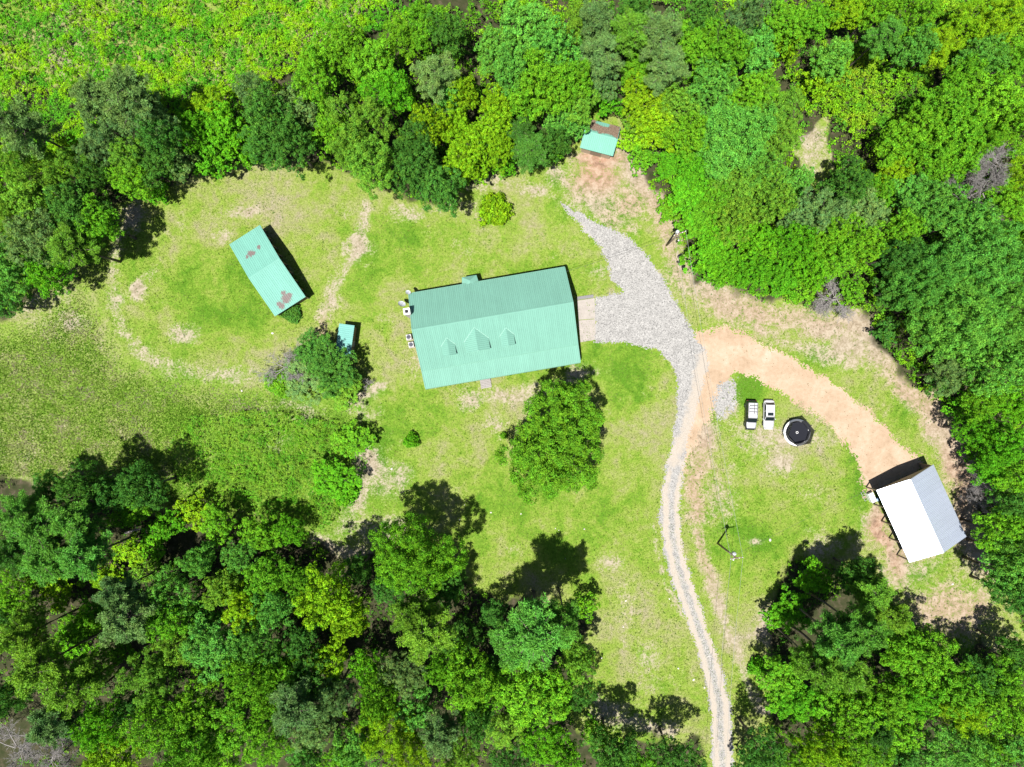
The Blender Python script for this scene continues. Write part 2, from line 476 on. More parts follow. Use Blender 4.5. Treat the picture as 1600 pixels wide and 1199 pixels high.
BARE_ELL = [  # px, py, rx, ry (px), strength
    (378, 326, 26, 10, .6), (207, 340, 22, 22, .66), (352, 362, 18, 10, .5), (288, 522, 22, 14, .5), (120, 505, 30, 15, .45), (215, 455, 16, 14, .6),
    (180, 480, 14, 24, .55), (735, 625, 26, 16, .55), (800, 618, 45, 16, .5), (905, 582, 22, 12, .66), (600, 752, 36, 34, .52),
    (770, 660, 20, 22, .42), (930, 290, 55, 48, .55), (985, 320, 38, 42, .5), (935, 250, 48, 18, .7), (1270, 235, 32, 60, .46),
    (1480, 955, 80, 48, .62), (1525, 940, 30, 40, .6), (1218, 730, 24, 18, .66), (1183, 845, 12, 9, .6), (958, 880, 20, 18, .46), (1010, 1030, 22, 40, .4),
    (945, 1110, 40, 18, .55), (625, 745, 18, 24, .5), (940, 430, 30, 22, .45), (1130, 620, 22, 34, .55), (1120, 770, 30, 50, .45),
    (880, 400, 25, 8, .3), (610, 500, 20, 30, .35), (650, 560, 20, 26, .42), (590, 830, 60, 40, .46), (760, 1000, 30, 30, .5), (1430, 850, 70, 80, .5),
    (1280, 855, 30, 25, .3), (740, 130, 12, 26, .7), (1500, 985, 40, 20, .5), (450, 640, 30, 14, .36), (60, 470, 30, 20, .35), (475, 655, 40, 16, .3),
    (1040, 384, 16, 12, .62), (1050, 800, 10, 60, .3), (700, 330, 40, 18, .36), (640, 330, 40, 14, .4), (545, 330, 30, 14, .36),
    (1195, 690, 60, 30, .34), (1330, 550, 60, 26, .5), (1260, 770, 40, 20, .3), (980, 960, 25, 60, .36)]
RED_ELL = [(1200, 490, 130, 40, .4), (1420, 620, 90, 60, .45), (1500, 760, 40, 90, .55), (1500, 950, 90, 50, .5), (1030, 370, 40, 90, .4), (930, 268, 34, 28, .9), (985, 325, 34, 34, .5), (1090, 760, 30, 70, .55), (935, 248, 40, 8, 1.0), (505, 515, 14, 16, .5), (1378, 830, 20, 50, .8), (1480, 745, 40, 60, .3),
           (1400, 880, 16, 30, .6), (1100, 850, 30, 60, .4), (1040, 384, 20, 15, .4)]
LUSH_ELL = [(430, 720, 150, 90, 1.3), (80, 600, 90, 60, .5), (250, 620, 80, 40, .6), (985, 590, 62, 45, 1.0), (300, 450, 100, 60, .7), (870, 420, 70, 14, .6), (830, 770, 60, 40, .7), (1165, 600, 22, 24, 1.4), (570, 440, 40, 60, .6), (620, 680, 60, 60, .6),
            (640, 390, 80, 40, .3), (1180, 840, 60, 60, .8), (1400, 640, 50, 40, .5), (1430, 900, 60, 26, .6), (970, 780, 70, 60, .5), (1340, 720, 14, 60, .9), (1270, 560, 50, 24, .5),
            (400, 480, 60, 40, .6), (1000, 1070, 40, 60, .4), (880, 850, 80, 30, .5), (1100, 300, 60, 40, .4), (1180, 780, 60, 40, .4), (940, 330, 40, 24, .6)]

def ell_sum(lst, x, y, mode='max'):
    r = np.zeros(np.shape(x))
    for (px, py, rx, ry, s) in lst:
        cx, cy = P(px, py); k = CAM_H / FPX
        d2 = ((x - cx) / (rx * k)) ** 2 + ((y - cy) / (ry * k)) ** 2
        r = np.maximum(r, s * np.exp(-d2 * 0.7))
    return r

def masks(x, y):
    wx = x + (fnoise(x, y, 0.25, 3) - .5) * 3.0; wy = y + (fnoise(x, y, 0.25, 9) - .5) * 3.0
    bare = ell_sum(BARE_ELL, wx, wy)
    for pts, w, s in BARE_LINES:
        d = dist_poly([P(*p) for p in pts], wx, wy)
        bare = np.maximum(bare, s * np.exp(-(d / w) ** 2 * 0.7))
    bare = bare * 1.15 + (fnoise(x, y, 0.09, 21) - .5) * 0.40 + np.clip(fnoise(x, y, 0.22, 25) - .54, 0, 1) * 1.1
    lush = ell_sum(LUSH_ELL, wx, wy)
    red = ell_sum(RED_ELL, wx, wy)
    return bare, lush, red

# ------------------------------------------------------------------ ground sheet
def soft_inside(poly, x, y, soft):
    """0..1 with a ramp of about soft metres on both sides of the outline"""
    d = dist_poly(poly + [poly[0]], x, y)
    s = np.where(inside(poly, x, y), d, -d)
    return np.clip(0.5 + s / (2 * soft), 0, 1)

def build_ground():
    fx = np.arange(-92, 92.01, 0.45); fy = np.arange(-71, 71.01, 0.45)
    far = np.array([8., 25, 60, 140, 400, 1200])
    xs = np.concatenate([-92 - far[::-1], fx, fx[-1] + far]); ys = np.concatenate([-71 - far[::-1], fy, fy[-1] + far])
    X, Y = np.meshgrid(xs, ys); nx, ny = len(xs), len(ys)
    Z = hgt(X, Y)
    me = bpy.data.meshes.new('ground')
    co = np.stack([X, Y, Z], -1).reshape(-1, 3).astype(np.float32)
    me.vertices.add(len(co)); me.vertices.foreach_set('co', co.ravel())
    i = np.arange(nx - 1)[None, :] + nx * np.arange(ny - 1)[:, None]
    q = np.stack([i, i + 1, i + 1 + nx, i + nx], -1).reshape(-1, 4).astype(np.int32)
    me.loops.add(q.size); me.loops.foreach_set('vertex_index', q.ravel())
    me.polygons.add(len(q)); me.polygons.foreach_set('loop_start', np.arange(0, q.size, 4, dtype=np.int32))
    me.polygons.foreach_set('use_smooth', np.ones(len(q), dtype=bool))
    bare, lush, red = masks(X, Y)
    WX = X + (fnoise(X, Y, 0.3, 61) - .5) * 5.0; WY = Y + (fnoise(X, Y, 0.3, 67) - .5) * 5.0
    rough = soft_inside(W_MEAD, WX, WY, 4.0)
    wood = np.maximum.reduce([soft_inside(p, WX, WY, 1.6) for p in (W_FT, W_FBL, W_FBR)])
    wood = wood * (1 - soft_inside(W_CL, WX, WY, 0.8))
    for nm, ch in (('mask', (bare, lush, rough)), ('mask_b', (red, wood, wood))):
        c = np.ones((nx * ny, 4), dtype=np.float32)
        for k in range(3): c[:, k] = np.clip(ch[k], 0, 1.5).reshape(-1)
        me.attributes.new(nm, 'FLOAT_COLOR', 'POINT').data.foreach_set('color', c.ravel())
    me.materials.append(M_GROUND); me.update()
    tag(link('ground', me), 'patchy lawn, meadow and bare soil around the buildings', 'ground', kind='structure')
build_ground()

def sheet(name, poly, mat, z, soft, ragged, label, step=0.15, tint=None, extra=None, seed=1):
    """a loose-edged sheet lying on the ground: small cells kept where the softened outline plus noise says so"""
    xs = [p[0] for p in poly]; ys = [p[1] for p in poly]
    gx = np.arange(min(xs) - 1, max(xs) + 1, step); gy = np.arange(min(ys) - 1, max(ys) + 1, step)
    X, Y = np.meshgrid(gx, gy)
    m = soft_inside(poly, X + step / 2, Y + step / 2, soft)
    if extra is not None: m = extra(X, Y, m)
    m = m + (fnoise(X, Y, 0.8, seed, 4) - .5) * ragged + (rng.random(X.shape) - .5) * ragged * 0.5
    ii, jj = np.nonzero(m > 0.5)
    JX = X + (rng.random(X.shape) - .5) * step * 0.5; JY = Y + (rng.random(X.shape) - .5) * step * 0.5
    ok = (ii < X.shape[0] - 1) & (jj < X.shape[1] - 1); ii, jj = ii[ok], jj[ok]
    c = []
    for a, b in ((0, 0), (0, 1), (1, 1), (1, 0)):
        x = JX[ii + a, jj + b]; y = JY[ii + a, jj + b]
        c.append(np.stack([x, y, hgt(x, y) + z], -1))
    v = np.stack(c, 1)
    col = None
    if tint is not None:
        cx = X[ii, jj]; cy = Y[ii, jj]; col = np.repeat(tint(cx, cy)[:, None], 3, 1)
    me = np_mesh(name, v, 4, mat, col)
    return tag(link(name, me), label, name.replace('_', ' '), kind='structure')

def sand_tint(x, y):
    """gravel worn through to pale sand: mostly on the lower drive and its wheel tracks"""
    dc = dist_poly([P(*p) for p in [(1062, 700), (1048, 770), (1049, 830), (1060, 890), (1084, 960), (1108, 1030), (1124, 1100), (1131, 1260)]], x, y)
    a = np.clip((-6 - y) / 12.0, 0, 1) * (0.30 + 0.62 * np.exp(-((dc - 0.95) / 0.5) ** 2))
    b = np.exp(-dist_poly([P(*p) for p in [(1100, 560), (1088, 620), (1076, 670), (1050, 720)]], x, y) ** 2 / 3.0) * 0.8
    c = np.exp(-dist_poly([P(*p) for p in [(900, 345), (935, 385), (950, 420)]], x, y) ** 2 / 2.0) * 0.35
    return np.maximum.reduce([a, b, c])

sheet('dirt_track', W_DIRT, M_DIRT, 0.012, 1.3, 0.75, 'sandy orange dirt track curving from the gravel drive to the white-roofed shed', 0.16, seed=4)
mid = [P(*p) for p in [(1046, 800), (1062, 880), (1086, 960), (1108, 1040), (1124, 1120), (1132, 1250)]]
sheet('gravel_drive', W_GRAV, M_GRAVEL, 0.024, 0.7, 0.8, 'pale grey gravel drive running from the house down to the bottom edge', 0.15,
      tint=sand_tint, seed=8)
sheet('gravel_spill', wpoly([(1126, 600), (1146, 590), (1150, 615), (1138, 645), (1122, 655), (1112, 640)]), M_GRAVEL, 0.03, 1.0, 1.1,
      'small spill of grey gravel left of the parked cars', 0.18, seed=14)

# ------------------------------------------------------------------ foliage prototypes
def unit(v): return v / (np.linalg.norm(v, axis=-1, keepdims=True) + 1e-9)

def kites(p, nrm, tan, l, w, curl=0.0):
    s = unit(np.cross(nrm, tan))
    l = np.asarray(l).reshape(-1, 1); w = np.asarray(w).reshape(-1, 1)
    return np.stack([p - tan * l / 2, p + s * w / 2 + tan * l * 0.08 + nrm * curl, p + tan * l / 2, p - s * w / 2 + tan * l * 0.08 + nrm * curl], 1)

def leaf_clumps(c, out, k, rad, size, up=0.55, rnd=1.05, tintvar=0.36, clumpvar=0.30, r=rng):
    """k leaves round each clump centre c, clump outward direction out"""
    n = len(c)
    cc = np.repeat(c, k, 0); oo = np.repeat(out, k, 0)
    rr = np.repeat(np.broadcast_to(np.asarray(rad, dtype=float), (n,)), k)[:, None]
    d = unit(r.normal(size=(n * k, 3)) + oo * 0.7)
    p = cc + d * rr * (0.45 + 0.6 * r.random((n * k, 1))) * np.array([1, 1, 0.75])
    nm = unit(oo * 0.45 + np.array([0, 0, up]) + d * 0.35 + r.normal(size=(n * k, 3)) * rnd * 0.6)
    tn = unit(np.cross(nm, r.normal(size=(n * k, 3))))
    l = size * (0.7 + 0.7 * r.random(n * k))
    v = kites(p, nm, tn, l, l * 0.66)
    ct = np.repeat(1 + (r.random(n) - .5) * 2 * clumpvar, k)
    lt = ct * (1 + (r.random(n * k) - .5) * 2 * tintvar)
    hue = np.repeat(r.random(n) - .5, k)
    col = np.stack([lt * (1 + 0.35 * hue), lt, lt * (1 - 0.3 * hue)], -1)
    return v, col

def trunk_geo(h, r0, top, limbs, r, lean=0.04):
    g = G()
    pts = [(0, 0, -0.4)]; rad = [r0 * 1.35]
    ox = oy = 0
    for i in range(1, 7):
        z = top * i / 6; ox += r.normal() * lean * top / 6; oy += r.normal() * lean * top / 6
        pts.append((ox, oy, z)); rad.append(r0 * (1 - 0.8 * i / 6) + 0.02)
    g.tube(pts, rad, 7)
    for e in limbs:
        e = np.array(e, dtype=float)
        z0 = min(max(e[2] - 0.55 * math.hypot(e[0], e[1]) - 0.8, top * 0.25), top * 0.95)
        i = z0 / top * 6; i0 = min(int(i), 5); f = i - i0
        a = np.array(pts[i0]) * (1 - f) + np.array(pts[i0 + 1]) * f
        m = (a + e) / 2 + np.array([0, 0, -0.10 * np.linalg.norm(e - a)])
        rb = r0 * (1 - 0.8 * z0 / top) * 0.6
        g.tube([a, m, e], [rb, rb * 0.65, 0.03], 5)
    return g

def make_broadleaf(name, R, h, nl, nclump, k, size, seed, low=0.33, flat=1.0, open_=0.0, lobe=(0.14, 0.27), crad=None):
    r = np.random.default_rng(seed)
    zc = h * (0.5 + low / 2); az = h * (1 - low) / 2 * flat
    ph = r.random(8) * 6.28
    lob = []; lr = []
    tries = 0
    while len(lob) < nl and tries < 5000:
        tries += 1
        d = r.normal(size=3); d /= np.linalg.norm(d)
        if d[2] < -0.35: continue
        an = math.atan2(d[1], d[0])
        irr = 1 + 0.14 * math.sin(2 * an + ph[0]) + 0.12 * math.sin(3 * an + ph[1]) + 0.10 * math.sin(5 * an + ph[2])
        q = r.uniform(0.42, 1.0)
        p = np.array([d[0] * R * q * irr, d[1] * R * q * irr, zc + d[2] * az * q])
        rad = R * r.uniform(*lobe)
        if any(np.linalg.norm((p - b) * [1, 1, .8]) < (rad + c) * 0.72 for b, c in zip(lob, lr)): continue
        lob.append(p); lr.append(rad)
    lob = np.array(lob); lr = np.array(lr)
    cs = []; os_ = []
    per = nclump // len(lob) + 1
    w = (lr / lr.mean()) ** 2
    for p, rad, ww in zip(lob, lr, w):
        n = max(4, int(per * ww))
        d = unit(r.normal(size=(n, 3)) + np.array([p[0] / R * 0.6, p[1] / R * 0.6, 0.55]))
        c = p + d * rad * (0.45 + 0.75 * r.random((n, 1)) ** .7) * np.array([1, 1, 0.85])
        cs.append(c); os_.append(d)
    # inner filling
    n = int(nclump * 0.10 * (1 - open_))
    d = unit(r.normal(size=(n, 3))); d[:, 2] = np.abs(d[:, 2]) * 0.8
    c = np.array([0, 0, zc - az * 0.15]) + d * np.array([R * .62, R * .62, az * .62]) * np.cbrt(r.random((n, 1)))
    cs.append(c); os_.append(d)
    cs = np.concatenate(cs); os_ = np.concatenate(os_)
    v, col = leaf_clumps(cs, os_, k, crad or R * 0.055 + 0.10, size, r=r)
    crown = np_mesh(name + '_crown', v.reshape(-1, 3), 4, M_LEAF, col)
    sel = lob[np.argsort(-lr)][:9]
    tr = trunk_geo(h, 0.03 * h * 0.75, h * 0.72, sel, r).mesh(name + '_trunk', M_BARK, True)
    return crown, tr

def needle_tufts(c, k, rad, r, ln=0.45, wd=0.085):
    n = len(c)
    cc = np.repeat(c, k, 0)
    d = unit(r.normal(size=(n * k, 3)) + np.array([0, 0, 0.35]))
    p = cc + d * rad * (0.35 + 0.75 * r.random((n * k, 1))) * np.array([1, 1, .7])
    nm = unit(np.cross(d, r.normal(size=(n * k, 3))))
    nm = np.where(nm[:, 2:3] < 0, -nm, nm)
    l = ln * (0.7 + 0.6 * r.random(n * k))
    v = kites(p, nm, unit(d + r.normal(size=d.shape) * 0.35), l, np.full(n * k, wd))
    ct = np.repeat(1 + (r.random(n) - .5) * 0.5, k) * (1 + (r.random(n * k) - .5) * 0.5)
    hue = np.repeat(r.random(n) - .5, k)
    return v, np.stack([ct * (1 + .22 * hue), ct, ct * (1 - .2 * hue)], -1)

def make_pine(name, R, h, seed, whorls=9, start=0.56, k=46):
    r = np.random.default_rng(seed)
    g = G(); pts = []; rad = []
    ox = oy = 0
    for i in range(8):
        z = h * i / 7 if i else -0.4
        if i: ox += r.normal() * 0.10; oy += r.normal() * 0.10
        pts.append((ox, oy, z)); rad.append(0.26 * (1 - i / 7.6) + 0.02)
    g.tube(pts, rad, 7)
    tufts = []
    for wv in range(whorls):
        f = wv / (whorls - 1); z = h * (start + (0.97 - start) * f)
        nb = r.integers(4, 7); a0 = r.random() * 6.28
        for b in range(nb):
            an = a0 + 2 * PI * b / nb + r.normal() * 0.25
            prof = math.sin(PI * min(1, 0.25 + 0.55 * f + 0.1)) if f < .5 else (1 - ((f - .5) / .5) ** 1.6 * 0.82)
            L = R * prof * r.uniform(0.6, 1.08)
            rise = r.uniform(-0.05, 0.28)
            base = np.array([ox * z / h, oy * z / h, z])
            dirv = np.array([math.cos(an), math.sin(an), rise])
            tip = base + dirv * L + np.array([0, 0, 0.25])
            g.tube([base, base + dirv * L * 0.55, tip], [0.07, 0.05, 0.015], 4)
            nt = max(2, int(L * 2.1))
            side = np.array([-math.sin(an), math.cos(an), 0])
            for q in range(nt):
                u = 0.32 + 0.68 * (q + r.random()) / nt
                spread = 0.30 * L * (1.05 - u) + 0.12
                for s in (-1, 1):
                    tufts.append(base + dirv * L * u + side * s * spread * r.uniform(0.2, 1.3) + np.array([0, 0, r.normal() * 0.2]))
    for q in range(6): tufts.append(np.array([ox + r.normal() * .25, oy + r.normal() * .25, h * r.uniform(.95, 1.01)]))
    v, col = needle_tufts(np.array(tufts), k, 0.42, r)
    return np_mesh(name + '_crown', v.reshape(-1, 3), 4, M_NEEDLE, col), g.mesh(name + '_trunk', M_BARK, True)

def make_bush(name, R, h, nclump, k, size, seed, mat=None):
    r = np.random.default_rng(seed)
    d = unit(r.normal(size=(nclump, 3))); d[:, 2] = np.abs(d[:, 2])
    an = np.arctan2(d[:, 1], d[:, 0]); irr = 1 + .12 * np.sin(3 * an + seed) + .1 * np.sin(5 * an + 2 * seed)
    c = d * np.array([R, R, h * .8]) * (0.55 + 0.38 * r.random((nclump, 1))) * irr[:, None] + np.array([0, 0, h * 0.16])
    v, col = leaf_clumps(c, d, k, R * 0.14 + 0.06, size, r=r)
    g = G()
    for q in range(5):
        a = q * 1.257 + r.random()
        g.tube([(0, 0, -0.2), (math.cos(a) * R * .25, math.sin(a) * R * .25, h * .4), (math.cos(a) * R * .5, math.sin(a) * R * .5, h * .75)], [0.06, 0.04, 0.015], 5)
    return np_mesh(name + '_crown', v.reshape(-1, 3), 4, mat or M_LEAF, col), g.mesh(name + '_stem', M_BARK, True)

def make_dead(name, R, h, seed):
    r = np.random.default_rng(seed)
    g = G(); tw = G()
    g.tube([(0, 0, -.4), (r.normal() * .1, r.normal() * .1, h * .35), (r.normal() * .3, r.normal() * .3, h * .8)], [.2, .13, .04], 6)
    def branch(gg, a, d, L, rad, lev):
        d = d / np.linalg.norm(d)
        m = a + d * L * .5 + r.normal(size=3) * L * .06; e = a + d * L + r.normal(size=3) * L * .1
        gg.tube([a, m, e], [rad, rad * .7, rad * .35], 4 if lev else 5, cap=False)
        if lev < 3:
            for q in range([8, 7, 5][lev]):
                f = r.uniform(.3, 1)
                p = a * (1 - f) + e * f
                nd = d + r.normal(size=3) * .75; nd[2] = nd[2] * .6 + .12
                branch(tw, p, nd, L * r.uniform(.38, .6), max(rad * .45, .017), lev + 1)
    for q in range(10):
        z = h * r.uniform(.35, .8); an = r.random() * 6.28
        branch(g, np.array([0, 0, z]), np.array([math.cos(an), math.sin(an), r.uniform(.1, .6)]), R * r.uniform(.6, .95), .075, 0)
    return tw.mesh(name + '_twigs', M_DEAD, True), g.mesh(name + '_trunk', M_DEAD, True)

PROTO = {}
def proto(key, ref, pair): PROTO.setdefault(key, []).append((ref, pair))
for s in range(5):
    proto('broad', (4.5, 14.0), make_broadleaf('broadleaf_%d' % s, 4.5, 14.0, 42 + 4 * s, 800, 24, 0.205, 40 + s, low=0.34 + .03 * (s % 3), lobe=(.12, .24) if s % 2 else (.15, .28)))
for s in range(2):
    proto('big', (8.0, 15.0), make_broadleaf('large_broadleaf_%d' % s, 8.0, 15.0, 110, 2400, 24, 0.215, 60 + s, low=0.3, lobe=(.09, .17), crad=.5))
proto('yard', (8.0, 14.0), make_broadleaf('yard_tree', 8.0, 14.0, 80, 2900, 24, 0.21, 74, low=0.18, lobe=(.10, .21), crad=.45, open_=-.5))
for s in range(3):
    proto('fine', (4.2, 14.0), make_broadleaf('fine_leaved_%d' % s, 4.2, 14.0, 60, 1100, 24, 0.15, 80 + s, low=0.3, open_=.3, lobe=(.10, .22), crad=.3))
for s in range(4):
    proto('pine', (4.3, 21.0), make_pine('pine_%d' % s, 4.3, 21.0, 90 + s, whorls=8 + s % 2, start=0.6 + 0.03 * (s % 3)))
for s in range(3):
    proto('sapling', (2.4, 6.0), make_broadleaf('sapling_%d' % s, 2.4, 6.0, 26, 280, 20, 0.19, 110 + s, low=0.2, lobe=(.16, .32)))
for s in range(2):
    proto('bush', (1.8, 2.2), make_bush('bush_%d' % s, 1.8, 2.2, 230, 17, 0.2, 130 + s))
for s in range(2):
    proto('dead', (3.6, 8.5), make_dead('dead_%d' % s, 3.6, 8.5, 150 + s))

COLOURS = {'mid': (0.118, 0.325, 0.013), 'dark': (0.060, 0.185, 0.022), 'blue': (0.102, 0.305, 0.034), 'yel': (0.175, 0.355, 0.008),
           'vivid': (0.090, 0.305, 0.009), 'grey': (0.122, 0.240, 0.060), 'olive': (0.130, 0.295, 0.022), 'ash': (0.20, 0.19, 0.19)}
CNAME = {'mid': 'mid-green', 'dark': 'dark green', 'blue': 'bluish-green', 'yel': 'yellow-green', 'vivid': 'vivid green', 'grey': 'grey-green',
         'olive': 'olive-green', 'ash': 'bare grey'}
KNAME = {'broad': 'broadleaf tree', 'big': 'big spreading broadleaf tree', 'yard': 'tree', 'fine': 'fine-leaved tree', 'pine': 'tall pine', 'sapling': 'young tree', 'bush': 'bush', 'dead': 'dead tree'}
ONAME = {'broad': 'broadleaf_tree', 'big': 'broadleaf_tree', 'yard': 'broadleaf_tree', 'fine': 'fine_leaved_tree', 'pine': 'pine_tree', 'sapling': 'young_tree', 'bush': 'bush', 'dead': 'dead_tree'}
CAT = {'pine': 'pine tree', 'bush': 'bush', 'dead': 'dead tree'}
TREES = []
cnt = {}
def tree(px, py, r, kind, colour, h, stand=None, label=None, rz=None, pick=None):
    """crown centre and radius in photo pixels, height in metres"""
    if stand and kind in ('broad', 'fine'): h *= random.uniform(.78, 1.22); r *= random.uniform(.86, 1.0)
    zc = h * {'pine': 0.80, 'bush': 0.4}.get(kind, 0.70)
    k = (CAM_H - zc) / FPX
    x, y = P(px, py, zc); R = r * k
    i = cnt.get(kind, 0); cnt[kind] = i + 1
    lst = PROTO[kind]
    (R0, H0), (cr, tr) = lst[(i if pick is None else pick) % len(lst)]
    root = empty(ONAME[kind], (x, y, float(hgt(x, y))), rz if rz is not None else random.random() * 6.28)
    root.scale = (R / R0, R / R0, h / H0)
    if kind == 'bush':
        a = link('crown', cr, root); b = link('stem', tr, root)
    elif kind == 'dead':
        a = link('twigs', cr, root); b = link('trunk', tr, root)
    else:
        a = link('crown', cr, root); b = link('trunk', tr, root)
    c = COLOURS[colour]; j = random.uniform(0.85, 1.15); hj = random.uniform(-.08, .08)
    a.color = (c[0] * j * (1 + hj), c[1] * j, c[2] * j * (1 - hj), 1)
    TREES.append(dict(o=root, px=px, py=py, kind=kind, colour=colour, stand=stand, label=label))
    root['category'] = CAT.get(kind, 'tree')
    return root

